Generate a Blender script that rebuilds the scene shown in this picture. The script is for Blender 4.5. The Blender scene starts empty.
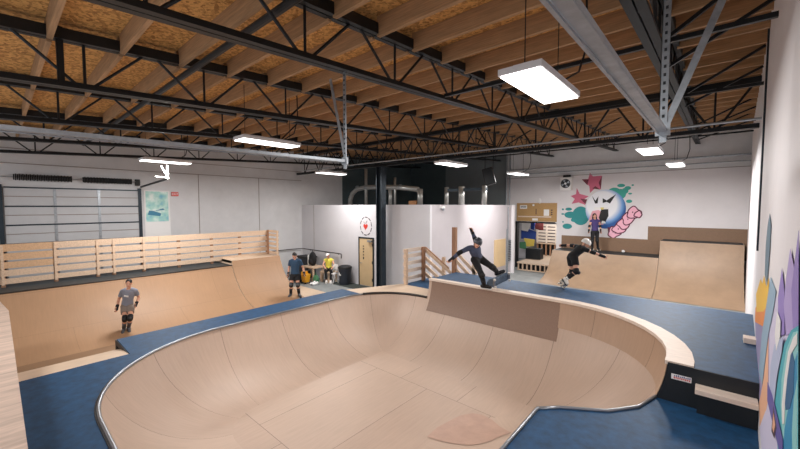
import bpy, bmesh, math, random
import numpy as np
from mathutils import Vector, Matrix
random.seed(7)
SC = bpy.context.scene
COL = SC.collection
V = Vector

# ------------------------------------------------------------------ materials
def lin(c):
    return tuple(((v/255)/12.92 if v/255 <= .04045 else ((v/255+.055)/1.055)**2.4) for v in c)

MATS = {}
def mat(name, rgb, rough=.6, metal=0, noise=None, emit=None, bump=0, spec=.5, stretch=(1, 1, 1), rgb2=None, detail=4):
    """principled; noise=(scale, amount) mottles between rgb and rgb2 (or darker rgb)"""
    m = bpy.data.materials.new(name); m.use_nodes = True
    nt = m.node_tree; b = nt.nodes['Principled BSDF']
    b.inputs['Base Color'].default_value = (*lin(rgb), 1)
    b.inputs['Roughness'].default_value = rough
    b.inputs['Metallic'].default_value = metal
    b.inputs['Specular IOR Level'].default_value = spec
    if noise:
        tc = nt.nodes.new('ShaderNodeTexCoord'); mp = nt.nodes.new('ShaderNodeMapping')
        mp.inputs['Scale'].default_value = stretch
        nt.links.new(tc.outputs['Object'], mp.inputs['Vector'])
        n = nt.nodes.new('ShaderNodeTexNoise'); n.inputs['Scale'].default_value = noise[0]
        n.inputs['Detail'].default_value = detail; n.inputs['Roughness'].default_value = .65
        nt.links.new(mp.outputs['Vector'], n.inputs['Vector'])
        r = nt.nodes.new('ShaderNodeValToRGB')
        r.color_ramp.elements[0].position = .3; r.color_ramp.elements[1].position = .7
        k = noise[1]
        c2 = rgb2 or tuple(v*(1-k) for v in rgb)
        r.color_ramp.elements[0].color = (*lin(c2), 1)
        r.color_ramp.elements[1].color = (*lin(rgb), 1)
        nt.links.new(n.outputs['Fac'], r.inputs['Fac'])
        nt.links.new(r.outputs['Color'], b.inputs['Base Color'])
        if bump:
            bp = nt.nodes.new('ShaderNodeBump'); bp.inputs['Strength'].default_value = bump
            bp.inputs['Distance'].default_value = .01
            nt.links.new(n.outputs['Fac'], bp.inputs['Height']); nt.links.new(bp.outputs['Normal'], b.inputs['Normal'])
    if emit:
        b.inputs['Emission Color'].default_value = (*lin(emit[0]), 1)
        b.inputs['Emission Strength'].default_value = emit[1]
    MATS[name] = m
    return m

def ply_sheets(name, rgb, rgb2, rough, sheet=(1.22, 2.44), seam=.62):
    """skate surface: sheets laid edge to edge (UV in metres), thin dark seams, faint grain and sheet-to-sheet tone"""
    m = mat(name, rgb, rough); nt = m.node_tree; b = nt.nodes['Principled BSDF']
    tc = nt.nodes.new('ShaderNodeTexCoord')
    br = nt.nodes.new('ShaderNodeTexBrick')
    br.inputs['Scale'].default_value = 1; br.inputs['Brick Width'].default_value = sheet[0]; br.inputs['Row Height'].default_value = sheet[1]
    br.inputs['Mortar Size'].default_value = .004; br.inputs['Mortar Smooth'].default_value = .3; br.inputs['Bias'].default_value = 0
    br.inputs['Color1'].default_value = (*lin(rgb), 1); br.inputs['Color2'].default_value = (*lin(rgb2), 1)
    br.inputs['Mortar'].default_value = (*lin(tuple(v*seam for v in rgb2)), 1)
    nt.links.new(tc.outputs['UV'], br.inputs['Vector'])
    mp = nt.nodes.new('ShaderNodeMapping'); mp.inputs['Scale'].default_value = (14, 1.1, 1)
    nt.links.new(tc.outputs['UV'], mp.inputs['Vector'])
    n = nt.nodes.new('ShaderNodeTexNoise'); n.inputs['Scale'].default_value = 2.2; n.inputs['Detail'].default_value = 5
    nt.links.new(mp.outputs['Vector'], n.inputs['Vector'])
    n2 = nt.nodes.new('ShaderNodeTexNoise'); n2.inputs['Scale'].default_value = .9; n2.inputs['Detail'].default_value = 3
    nt.links.new(tc.outputs['UV'], n2.inputs['Vector'])
    ad = nt.nodes.new('ShaderNodeMath'); ad.operation = 'ADD'
    nt.links.new(n.outputs['Fac'], ad.inputs[0]); nt.links.new(n2.outputs['Fac'], ad.inputs[1])
    mr = nt.nodes.new('ShaderNodeMapRange'); mr.inputs['From Min'].default_value = .6; mr.inputs['From Max'].default_value = 1.4
    mr.inputs['To Min'].default_value = .88; mr.inputs['To Max'].default_value = 1.06
    nt.links.new(ad.outputs[0], mr.inputs['Value'])
    mx = nt.nodes.new('ShaderNodeVectorMath'); mx.operation = 'SCALE'
    nt.links.new(br.outputs['Color'], mx.inputs[0]); nt.links.new(mr.outputs['Result'], mx.inputs['Scale'])
    nt.links.new(mx.outputs['Vector'], b.inputs['Base Color'])
    return m

def osb(name):
    m = mat(name, (168, 112, 52), .85); nt = m.node_tree; b = nt.nodes['Principled BSDF']
    tc = nt.nodes.new('ShaderNodeTexCoord'); v = nt.nodes.new('ShaderNodeTexVoronoi'); v.inputs['Scale'].default_value = 26
    nt.links.new(tc.outputs['Object'], v.inputs['Vector'])
    n = nt.nodes.new('ShaderNodeTexNoise'); n.inputs['Scale'].default_value = 60; n.inputs['Detail'].default_value = 3
    nt.links.new(tc.outputs['Object'], n.inputs['Vector'])
    sp = nt.nodes.new('ShaderNodeSeparateColor'); nt.links.new(v.outputs['Color'], sp.inputs[0])
    ad = nt.nodes.new('ShaderNodeMath'); ad.operation = 'ADD'; nt.links.new(sp.outputs[0], ad.inputs[0]); nt.links.new(n.outputs['Fac'], ad.inputs[1])
    r = nt.nodes.new('ShaderNodeValToRGB')
    for e, p, c in zip(r.color_ramp.elements, (.3, 1.4/2+.1), ((152, 106, 56), (222, 172, 104))):
        e.position = p; e.color = (*lin(c), 1)
    h = nt.nodes.new('ShaderNodeMath'); h.operation = 'MULTIPLY'; h.inputs[1].default_value = .62
    nt.links.new(ad.outputs[0], h.inputs[0]); nt.links.new(h.outputs[0], r.inputs['Fac']); nt.links.new(r.outputs['Color'], b.inputs['Base Color'])
    return m

osb('osb')
mat('joist_wood', (190, 150, 110), .8, noise=(3, .25), stretch=(.6, 12, 12))
mat('pine', (224, 194, 166), .65, noise=(3, .16), stretch=(1.2, 10, 10))
mat('pine_gold', (214, 174, 136), .65, noise=(3, .16), stretch=(1.2, 10, 10))
mat('pine_red', (182, 136, 104), .65, noise=(3, .2), stretch=(10, 10, 1.2))
mat('pale_board', (230, 212, 196), .55, noise=(3, .08), stretch=(2, 8, 8))
mat('platform_ply', (212, 188, 172), .6, noise=(1.6, .2), stretch=(9, 1.2, 1), bump=.05)
ply_sheets('bowl_ply', (194, 170, 152), (188, 163, 145), .48)
ply_sheets('bowl_floor', (194, 170, 152), (188, 163, 145), .48)
ply_sheets('lobe_ply', (178, 148, 124), (172, 142, 118), .5)
mat('masonite', (144, 116, 98), .5, noise=(60, .1))
ply_sheets('ramp_ply', (166, 130, 98), (161, 125, 93), .55, (2.44, 1.22), .85)
mat('ramp_pale', (208, 184, 160), .55, noise=(5, .06))
mat('far_ply', (154, 128, 104), .5, noise=(2.2, .1))
mat('kick_brown', (138, 108, 84), .55, noise=(30, .1))
mat('stain', (192, 158, 140), .5, noise=(5, .08))
mat('deck_blue', (28, 74, 114), .58, noise=(9, .3), bump=.08, spec=.3, stretch=(1, 1, 1), detail=8)
mat('deck_black', (24, 29, 34), .5, noise=(20, .2))
mat('deck_teal_black', (34, 46, 52), .5, noise=(8, .25))
mat('concrete', (146, 150, 150), .6, noise=(2.5, .18), detail=8)
mat('wall_white', (226, 221, 222), .7, noise=(1.2, .03))
mat('wall_grey', (218, 217, 218), .75, noise=(1.6, .05))
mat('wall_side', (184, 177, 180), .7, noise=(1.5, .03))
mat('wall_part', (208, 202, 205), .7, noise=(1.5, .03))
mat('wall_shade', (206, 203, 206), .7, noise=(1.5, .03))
mat('wall_teal_dark', (74, 88, 92), .7, noise=(2, .1))
mat('wall_mid', (118, 124, 126), .7, noise=(2, .05))
mat('seam', (150, 140, 134), .8)
mat('steel_dark', (30, 34, 38), .45, metal=.3, noise=(6, .25))
mat('chord_blue', (24, 32, 38), .6, metal=0, noise=(6, .2))
mat('steel_blue', (46, 58, 68), .4, metal=.4, noise=(6, .2))
mat('galvanised', (176, 182, 188), .38, metal=.75, noise=(14, .15))
mat('hole_dark', (40, 44, 48), .6)
mat('duct', (196, 196, 192), .35, metal=.6, noise=(20, .15))
mat('coping_metal', (150, 154, 160), .3, metal=.8)
mat('coping_dark', (52, 48, 46), .4, metal=.4)
mat('black', (20, 20, 22), .6)
mat('black_cloth', (26, 26, 30), .85, noise=(40, .2))
mat('white', (236, 234, 232), .5)
mat('door_tan', (204, 176, 136), .5, noise=(2, .06))
mat('garage_panel', (196, 196, 198), .5, noise=(2, .03))
mat('lamp_face', (255, 255, 255), .5, emit=((255, 252, 248), 5))
mat('lamp_body', (225, 225, 228), .5)
mat('poster_blue', (58, 128, 158), .5)
mat('red', (196, 52, 42), .5)
mat('sign_red', (214, 92, 84), .5)
mat('yellow_bucket', (226, 160, 36), .45)
mat('bin_navy', (30, 36, 48), .5)
mat('mat_dark', (58, 66, 62), .95, noise=(40, .3))
mat('cardboard', (168, 120, 80), .8)
mat('cork', (196, 156, 104), .8, noise=(30, .14))
mat('sock_white', (232, 230, 226), .8)
mat('skin_a', (214, 160, 134), .55)
mat('skin_b', (206, 154, 130), .55)
mat('eye_dark', (40, 30, 28), .3)
mat('lips', (170, 92, 84), .5)
mat('hair_dark', (34, 26, 24), .6, noise=(60, .3))
mat('tee_grey', (142, 146, 160), .85, noise=(40, .1))
mat('shorts_taupe', (142, 128, 118), .85, noise=(40, .1))
mat('tee_teal', (46, 74, 102), .85, noise=(30, .12))
mat('tee_slate', (78, 86, 110), .85, noise=(30, .12))
mat('tank_purple', (70, 58, 112), .85)
mat('vest_yellow', (226, 214, 84), .8)
mat('helmet_dark', (62, 66, 76), .35)
mat('helmet_white', (232, 230, 226), .35)
mat('skate_grey', (70, 72, 78), .5)
mat('skate_white', (226, 222, 216), .5)
mat('wheel', (215, 205, 190), .5)
mat('board_under', (112, 130, 150), .45, noise=(12, .3))
mat('green', (66, 118, 82), .7)
mat('gear_blue', (36, 62, 132), .8)
mat('gear_yellow', (226, 196, 92), .8)
mat('gear_red', (128, 58, 56), .8)
for n_, c_ in dict(m_pink=(206, 104, 130), m_dkred=(112, 48, 62), m_teal=(38, 138, 140), m_teal2=(58, 160, 146), m_letter=(236, 178, 196), m_maroon=(92, 24, 52),
                   m_black=(26, 22, 26), m_tongue=(232, 170, 180), m_white=(238, 236, 234), m_tooth=(226, 206, 120),
                   slate=(98, 124, 140), yellow=(238, 190, 66), orange=(232, 140, 66), mauve=(150, 140, 176), spike=(142, 170, 190), purple=(146, 126, 194), lilac=(178, 160, 212),
                   haze=(176, 186, 212), teal=(66, 168, 182), aqua=(142, 206, 206), deep=(30, 96, 140), blue=(30, 138, 182), peach=(232, 176, 140), violet=(92, 84, 156),
                   palest=(206, 200, 222), darkbrown=(66, 44, 60)).items():
    mat(n_, c_, .6)
MATS['m_white2'] = MATS['m_white']

def ball_paint():
    m = mat('m_ball', (230, 232, 240), .6); nt = m.node_tree; b = nt.nodes['Principled BSDF']
    tc = nt.nodes.new('ShaderNodeTexCoord'); mp = nt.nodes.new('ShaderNodeMapping')
    mp.inputs['Location'].default_value = (.16, 0, -.2)
    gr = nt.nodes.new('ShaderNodeTexGradient'); gr.gradient_type = 'SPHERICAL'
    nt.links.new(tc.outputs['Object'], mp.inputs['Vector']); nt.links.new(mp.outputs['Vector'], gr.inputs['Vector'])
    r = nt.nodes.new('ShaderNodeValToRGB')
    el = r.color_ramp.elements
    el[0].position = 0; el[0].color = (*lin((34, 84, 150)), 1)
    el[1].position = .36; el[1].color = (*lin((238, 238, 243)), 1)
    e = el.new(.13); e.color = (*lin((110, 156, 210)), 1)
    nt.links.new(gr.outputs['Fac'], r.inputs['Fac']); nt.links.new(r.outputs['Color'], b.inputs['Base Color'])
ball_paint()

def poster_paint():
    m = mat('poster_art', (150, 190, 186), .5); nt = m.node_tree; b = nt.nodes['Principled BSDF']
    tc = nt.nodes.new('ShaderNodeTexCoord'); n = nt.nodes.new('ShaderNodeTexNoise'); n.inputs['Scale'].default_value = 3.2; n.inputs['Detail'].default_value = 4
    nt.links.new(tc.outputs['Object'], n.inputs['Vector'])
    r = nt.nodes.new('ShaderNodeValToRGB'); el = r.color_ramp.elements
    el[0].position = .3; el[0].color = (*lin((120, 186, 206)), 1); el[1].position = .66; el[1].color = (*lin((236, 246, 240)), 1)
    e = el.new(.48); e.color = (*lin((172, 218, 208)), 1)
    nt.links.new(n.outputs['Fac'], r.inputs['Fac']); nt.links.new(r.outputs['Color'], b.inputs['Base Color'])
poster_paint()

# ------------------------------------------------------------------ mesh builder
class MB:
    def __init__(s): s.v = []; s.f = []; s.uv = {}
    def add(s, vs, fs):
        o = len(s.v); s.v += [tuple(p) for p in vs]; s.f += [tuple(i+o for i in f) for f in fs]
        return s
    def box(s, c, size, rot=None):
        c = V(c); h = [d/2 for d in size]
        vs = []
        for x in (-1, 1):
            for y in (-1, 1):
                for z in (-1, 1):
                    p = V((x*h[0], y*h[1], z*h[2]))
                    if rot is not None: p = rot @ p
                    vs.append(c+p)
        return s.add(vs, [(0, 1, 3, 2), (4, 6, 7, 5), (0, 4, 5, 1), (2, 3, 7, 6), (0, 2, 6, 4), (1, 5, 7, 3)])
    def bx(s, a, b):
        return s.box([(a[i]+b[i])/2 for i in range(3)], [abs(b[i]-a[i]) for i in range(3)])
    def frame(s, a, b, upv=(0, 0, 1)):
        d = (V(b)-V(a)).normalized(); u = V(upv)
        if abs(d.dot(u)) > .98: u = V((1, 0, 0))
        r = d.cross(u).normalized(); u = r.cross(d)
        return d, r, u
    def beam(s, a, b, w, h, upv=(0, 0, 1)):
        d, r, u = s.frame(a, b, upv); vs = []
        for p in (V(a), V(b)):
            for i, j in ((-1, -1), (1, -1), (1, 1), (-1, 1)): vs.append(p+r*i*w/2+u*j*h/2)
        return s.add(vs, [(3, 2, 1, 0), (4, 5, 6, 7), (0, 1, 5, 4), (1, 2, 6, 5), (2, 3, 7, 6), (3, 0, 4, 7)])
    def tube(s, a, b, r1, r2=None, n=10):
        r2 = r1 if r2 is None else r2
        d, r, u = s.frame(a, b); vs = []
        for p, q in ((V(a), r1), (V(b), r2)):
            for k in range(n): t = 2*math.pi*k/n; vs.append(p+(r*math.cos(t)+u*math.sin(t))*q)
        fs = [(k, (k+1) % n, n+(k+1) % n, n+k) for k in range(n)] + [tuple(range(n))[::-1], tuple(range(n, 2*n))]
        return s.add(vs, fs)
    def path(s, pts, rad, n=8, closed=False):
        pts = [V(p) for p in pts]; N = len(pts); vs = []
        pr = None
        for i, p in enumerate(pts):
            a = pts[i-1] if (i or closed) else p; b = pts[(i+1) % N] if (i < N-1 or closed) else p
            d = (b-a).normalized()
            if pr is None: _, r, u = s.frame((0, 0, 0), d)
            else:
                r = (pr-d*pr.dot(d)).normalized(); u = r.cross(d)
            pr = r
            for k in range(n): t = 2*math.pi*k/n; vs.append(p+(r*math.cos(t)+u*math.sin(t))*rad)
        fs = []
        for i in range(N if closed else N-1):
            j = (i+1) % N
            fs += [(i*n+k, i*n+(k+1) % n, j*n+(k+1) % n, j*n+k) for k in range(n)]
        if not closed: fs += [tuple(range(n))[::-1], tuple(range((N-1)*n, N*n))]
        return s.add(vs, fs)
    def capsule(s, a, b, r1, r2=None, n=12):
        r2 = r1 if r2 is None else r2; a = V(a); b = V(b)
        d, r, u = s.frame(a, b); vs = []; rings = []
        for sgn, p, q in ((-1, a, r1), (1, b, r2)):
            for k in (range(1, 4) if sgn < 0 else range(3, 0, -1)):
                t = k/3*math.pi/2
                rings.append((p+d*sgn*q*math.cos(t), q*math.sin(t)))
        vs.append(a-d*r1)
        for c, q in rings:
            for k in range(n): t = 2*math.pi*k/n; vs.append(c+(r*math.cos(t)+u*math.sin(t))*q)
        vs.append(b+d*r2); L = len(rings); fs = []
        for k in range(n): fs.append((0, 1+(k+1) % n, 1+k)); fs.append((L*n+1, 1+(L-1)*n+k, 1+(L-1)*n+(k+1) % n))
        for i in range(L-1): fs += [(1+i*n+k, 1+i*n+(k+1) % n, 1+(i+1)*n+(k+1) % n, 1+(i+1)*n+k) for k in range(n)]
        return s.add(vs, fs)
    def ell(s, c, rad, rot=None, n=16, m=10, lo=-1.0):
        """ellipsoid; lo cuts it flat below that fraction of its height"""
        c = V(c); t0 = math.asin(max(-1, lo)); vs = []
        for i in range(m+1):
            t = t0+(math.pi/2-t0)*i/m
            for k in range(n):
                a = 2*math.pi*k/n
                p = V((rad[0]*math.cos(t)*math.cos(a), rad[1]*math.cos(t)*math.sin(a), rad[2]*math.sin(t)))
                vs.append(c+(rot @ p if rot is not None else p))
        fs = [(i*n+k, i*n+(k+1) % n, (i+1)*n+(k+1) % n, (i+1)*n+k) for i in range(m) for k in range(n)]
        fs += [tuple(range(n))[::-1], tuple(range(m*n, (m+1)*n))]
        return s.add(vs, fs)
    def loft(s, rings):
        n = len(rings[0]); vs = [p for r in rings for p in r]; L = len(rings)
        fs = [(i*n+k, i*n+(k+1) % n, (i+1)*n+(k+1) % n, (i+1)*n+k) for i in range(L-1) for k in range(n)]
        fs += [tuple(range(n))[::-1], tuple(range((L-1)*n, L*n))]
        return s.add(vs, fs)
    def prism(s, poly, ext):
        n = len(poly); e = V(ext); vs = [V(p) for p in poly]+[V(p)+e for p in poly]
        return s.add(vs, [tuple(range(n))[::-1], tuple(range(n, 2*n))]+[(k, (k+1) % n, n+(k+1) % n, n+k) for k in range(n)])
    def build(s, name, m, parent=None, origin=None, smooth=False, bevel=0, remesh=0, relax=0, uvs=None, recalc=True):
        o_ = V(origin) if origin is not None else (parent.matrix_world.translation.copy() if parent is not None else V((0, 0, 0)))
        base = parent.get('_w') if parent is not None else None
        me = bpy.data.meshes.new(name)
        off = V(base) if base is not None else o_
        me.from_pydata([tuple(V(p)-off) for p in s.v], [], s.f)
        if recalc:
            bm = bmesh.new(); bm.from_mesh(me); bmesh.ops.recalc_face_normals(bm, faces=bm.faces); bm.to_mesh(me); bm.free()
        if uvs is not None:
            ul = me.uv_layers.new(name='UVMap')
            for l in me.loops: ul.data[l.index].uv = uvs[l.vertex_index]
        me.materials.append(MATS[m])
        if smooth: me.polygons.foreach_set('use_smooth', [True]*len(me.polygons))
        ob = bpy.data.objects.new(name, me); COL.objects.link(ob)
        if parent is not None: ob.parent = parent; ob['_w'] = tuple(off)
        else: ob.location = o_; ob['_w'] = tuple(o_)
        if remesh:
            md = ob.modifiers.new('r', 'REMESH'); md.mode = 'VOXEL'; md.voxel_size = remesh; md.use_smooth_shade = True
            if relax:
                sm = ob.modifiers.new('s', 'SMOOTH'); sm.factor = .5; sm.iterations = relax
            dg = bpy.context.evaluated_depsgraph_get()
            nm = bpy.data.meshes.new_from_object(ob.evaluated_get(dg), depsgraph=dg)
            ob.modifiers.clear(); old = ob.data; ob.data = nm; bpy.data.meshes.remove(old); nm.name = name
            if not nm.materials: nm.materials.append(MATS[m])
            nm.polygons.foreach_set('use_smooth', [True]*len(nm.polygons))
        if bevel:
            md = ob.modifiers.new('bevel', 'BEVEL'); md.width = bevel; md.segments = 2; md.limit_method = 'ANGLE'
        return ob

def thing(name, label, cat, loc=(0, 0, 0), group=None, kind=None):
    o = bpy.data.objects.new(name, None); COL.objects.link(o); o.location = loc; o['_w'] = tuple(loc); o.empty_display_size = .1
    return tag(o, label, cat, group, kind)
def tag(o, label=None, cat=None, group=None, kind=None):
    if label: o['label'] = label
    if cat: o['category'] = cat
    if group: o['group'] = group
    if kind: o['kind'] = kind
    return o
def struct(o, label=None, cat=None): return tag(o, label, cat, None, 'structure')
def dup(o, loc, label=None):
    c = o.copy(); COL.objects.link(c); c.location = loc; c['_w'] = tuple(loc)
    if label: c['label'] = label
    for ch in list(o.children):
        d = ch.copy(); COL.objects.link(d); d.parent = c
        for g in ch.children:
            e = g.copy(); COL.objects.link(e); e.parent = d
    return c
def arc(cx, cy, r, a0, a1, n):
    return [(cx+r*math.cos(math.radians(a0+(a1-a0)*i/n)), cy+r*math.sin(math.radians(a0+(a1-a0)*i/n))) for i in range(n+1)]

# ------------------------------------------------------------------ camera, world, view
cam = bpy.data.objects.new('camera', bpy.data.cameras.new('camera')); COL.objects.link(cam)
cam.location = (0, 0, 3.45); cam.rotation_euler = (math.radians(90-2.97), 0, math.radians(41.3))
cam.data.sensor_width = 36; cam.data.lens = 356/800*36; cam.data.clip_start = .05; cam.data.clip_end = 200
SC.camera = cam
w = bpy.data.worlds.new('world'); SC.world = w; w.use_nodes = True
w.node_tree.nodes['Background'].inputs[0].default_value = (.88, .94, 1, 1)
w.node_tree.nodes['Background'].inputs[1].default_value = .9
SC.view_settings.view_transform = 'Standard'; SC.view_settings.look = 'None'; SC.view_settings.gamma = 1
SC.view_settings.exposure = 0.0
WOMAN_GREY= {'head': (-11.449, 2.251, 1.428), 'neck': (-11.54, 2.267, 1.268), 'shL': (-11.688, 2.159, 1.195), 'shR': (-11.498, 2.392, 1.199), 'elL': (-11.879, 2.108, 0.957), 'elR': (-11.624, 2.493, 0.979), 'haL': (-11.761, 2.037, 0.755), 'haR': (-11.505, 2.4, 0.82), 'pel': (-11.751, 2.261, 0.785), 'hipL': (-11.785, 2.202, 0.742), 'hipR': (-11.681, 2.32, 0.75), 'knL': (-11.469, 2.143, 0.507), 'knR': (-11.364, 2.237, 0.528), 'anL': (-11.703, 2.158, 0.21), 'anR': (-11.677, 2.261, 0.222), 'toL': (-11.504, 2.092, 0.204), 'toR': (-11.425, 2.242, 0.225)}
MAN_BLUE= {'head': (-11.618, 7.297, 1.603), 'neck': (-11.623, 7.31, 1.459), 'shL': (-11.726, 7.188, 1.399), 'shR': (-11.487, 7.426, 1.411), 'elL': (-11.812, 7.161, 1.134), 'elR': (-11.457, 7.539, 1.133), 'haL': (-11.726, 7.088, 0.915), 'haR': (-11.327, 7.505, 0.917), 'pel': (-11.612, 7.293, 0.885), 'hipL': (-11.675, 7.235, 0.855), 'hipR': (-11.564, 7.359, 0.851), 'knL': (-11.609, 7.126, 0.552), 'knR': (-11.452, 7.303, 0.545), 'anL': (-11.735, 7.177, 0.193), 'anR': (-11.52, 7.393, 0.196), 'toL': (-11.627, 7.032, 0.193), 'toR': (-11.318, 7.33, 0.196)}
SKATER= {'head': (-3.831, 6.916, 2.637), 'neck': (-3.906, 6.911, 2.548), 'shL': (-3.99, 6.809, 2.525), 'shR': (-3.93, 7.088, 2.522), 'elL': (-4.079, 6.592, 2.446), 'elR': (-4.013, 7.123, 2.721), 'haL': (-4.221, 6.484, 2.292), 'haR': (-4.034, 7.023, 2.893), 'pel': (-3.881, 7.022, 2.283), 'hipL': (-3.887, 6.909, 2.273), 'hipR': (-3.853, 7.098, 2.277), 'knL': (-3.67, 6.813, 1.987), 'knR': (-3.532, 7.05, 2.127), 'anL': (-3.656, 6.916, 1.756), 'anR': (-3.546, 7.321, 1.978), 'toL': (-3.559, 6.995, 1.674), 'toR': (-3.4, 7.479, 2.019)}
WOMAN_WHITE_HELMET= {'head': (-2.066, 8.511, 2.622), 'neck': (-2.121, 8.484, 2.557), 'shL': (-2.215, 8.613, 2.53), 'shR': (-2.066, 8.345, 2.534), 'elL': (-2.387, 8.703, 2.545), 'elR': (-1.898, 8.381, 2.467), 'haL': (-2.585, 8.715, 2.534), 'haR': (-1.733, 8.494, 2.389), 'pel': (-2.288, 8.363, 2.347), 'hipL': (-2.335, 8.386, 2.304), 'hipR': (-2.233, 8.302, 2.31), 'knL': (-2.306, 8.443, 1.987), 'knR': (-2.166, 8.223, 2.048), 'anL': (-2.426, 8.296, 1.782), 'anR': (-2.346, 8.186, 1.86), 'toL': (-2.357, 8.125, 1.714), 'toR': (-2.271, 8.087, 1.79)}
PERSON_PURPLE= {'head': (-4.197, 18.721, 2.979), 'neck': (-4.196, 18.776, 2.817), 'shL': (-4.325, 18.657, 2.727), 'shR': (-4.058, 18.892, 2.736), 'elL': (-4.383, 18.617, 2.493), 'elR': (-3.994, 18.958, 2.493), 'haL': (-4.37, 18.478, 2.254), 'haR': (-3.952, 18.846, 2.263), 'pel': (-4.173, 18.757, 2.239), 'hipL': (-4.243, 18.693, 2.201), 'hipR': (-4.1, 18.818, 2.201), 'knL': (-4.236, 18.592, 1.809), 'knR': (-4.062, 18.745, 1.809), 'anL': (-4.247, 18.67, 1.535), 'anR': (-4.051, 18.842, 1.535), 'toL': (-4.229, 18.469, 1.497), 'toR': (-3.975, 18.693, 1.497)}
PERSON_SEATED= {'head': (-13.051, 9.901, 1.237), 'neck': (-13.102, 9.977, 1.063), 'shL': (-13.239, 9.878, 0.978), 'shR': (-13.009, 10.12, 0.974), 'elL': (-13.202, 9.737, 0.779), 'elR': (-12.829, 10.09, 0.767), 'haL': (-12.93, 9.675, 0.668), 'haR': (-12.712, 9.84, 0.667), 'pel': (-13.119, 9.995, 0.572), 'hipL': (-13.178, 9.916, 0.566), 'hipR': (-13.043, 10.061, 0.562), 'knL': (-12.853, 9.605, 0.601), 'knR': (-12.659, 9.775, 0.592), 'anL': (-12.852, 9.654, 0.145), 'anR': (-12.721, 9.795, 0.132), 'toL': (-12.722, 9.511, 0.088), 'toR': (-12.536, 9.673, 0.07)}
STAR_BIG= [(-4.61, 5.09), (-4.47, 4.9), (-4.07, 4.91), (-4.21, 4.58), (-4.11, 4.25), (-4.33, 4.35), (-4.58, 4.09), (-4.62, 4.43), (-4.97, 4.78), (-4.68, 4.78)]
STAR_BIG_DARK= [[(-4.97, 4.78), (-4.65, 4.76), (-4.71, 4.48)], [(-4.21, 4.58), (-4.07, 4.91), (-4.11, 4.25)], [(-4.49, 4.31), (-4.13, 4.24), (-4.35, 4.42)]]
STAR_SMALL= [(-5.19, 4.36), (-5.05, 4.06), (-4.63, 3.93), (-4.87, 3.77), (-4.77, 3.5), (-5.09, 3.63), (-5.42, 3.56), (-5.27, 3.81), (-5.47, 3.96), (-5.22, 4.05)]
STAR_SMALL_DARK= [[(-5.02, 3.82), (-4.7, 3.78), (-4.77, 3.54)]]
TEAL= [(-4.98, 2.96, 0.4, 0.47), (-5.55, 3.29, 0.16, 0.08), (-5.47, 3.0, 0.28, 0.17), (-5.6, 2.41, 0.23, 0.14), (-5.83, 3.28, 0.05, 0.05), (-5.83, 3.04, 0.08, 0.04), (-5.3, 2.75, 0.13, 0.11), (-5.81, 2.63, 0.04, 0.04)]
TEAL2= [(-3.54, 4.09, 0.28, 0.23), (-3.29, 4.01, 0.23, 0.24), (-3.11, 4.15, 0.14, 0.14), (-3.27, 4.41, 0.16, 0.08), (-3.0, 4.28, 0.13, 0.09), (-2.9, 4.02, 0.08, 0.04), (-2.93, 3.67, 0.12, 0.08), (-2.81, 4.41, 0.05, 0.04)]
BALL= (-3.9, 3.3, 0.86, 0.94)
EYES= [[(-4.49, 3.96), (-4.33, 3.71), (-4.2, 3.93), (-4.23, 3.58), (-4.34, 3.57)], [(-4.02, 3.83), (-3.85, 3.72), (-3.46, 4.01), (-3.7, 3.57), (-3.85, 3.65), (-4.01, 3.59)]]
MOUTH= [(-4.06, 3.32), (-3.77, 3.35), (-3.75, 2.97), (-3.9, 2.63), (-4.06, 2.57), (-4.16, 2.89)]
TONGUE= [(-4.46, 3.2), (-4.19, 3.26), (-4.01, 3.15), (-4.05, 2.74), (-3.95, 2.56), (-4.54, 2.51), (-4.6, 2.8)]
TEETH= [(-4.38, 3.39), (-3.77, 3.39), (-3.77, 3.3), (-4.37, 3.27)]
LETTERS= [(-3.49, 2.2, 0.19, 0.21), (-3.28, 2.43, 0.19, 0.24), (-3.09, 2.66, 0.18, 0.25), (-2.91, 2.9, 0.18, 0.26), (-2.73, 3.14, 0.2, 0.21), (-2.56, 3.07, 0.1, 0.11)]
SERIF= [(-3.69, 2.38), (-3.37, 2.32), (-3.43, 2.06), (-3.65, 2.11)]
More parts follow.
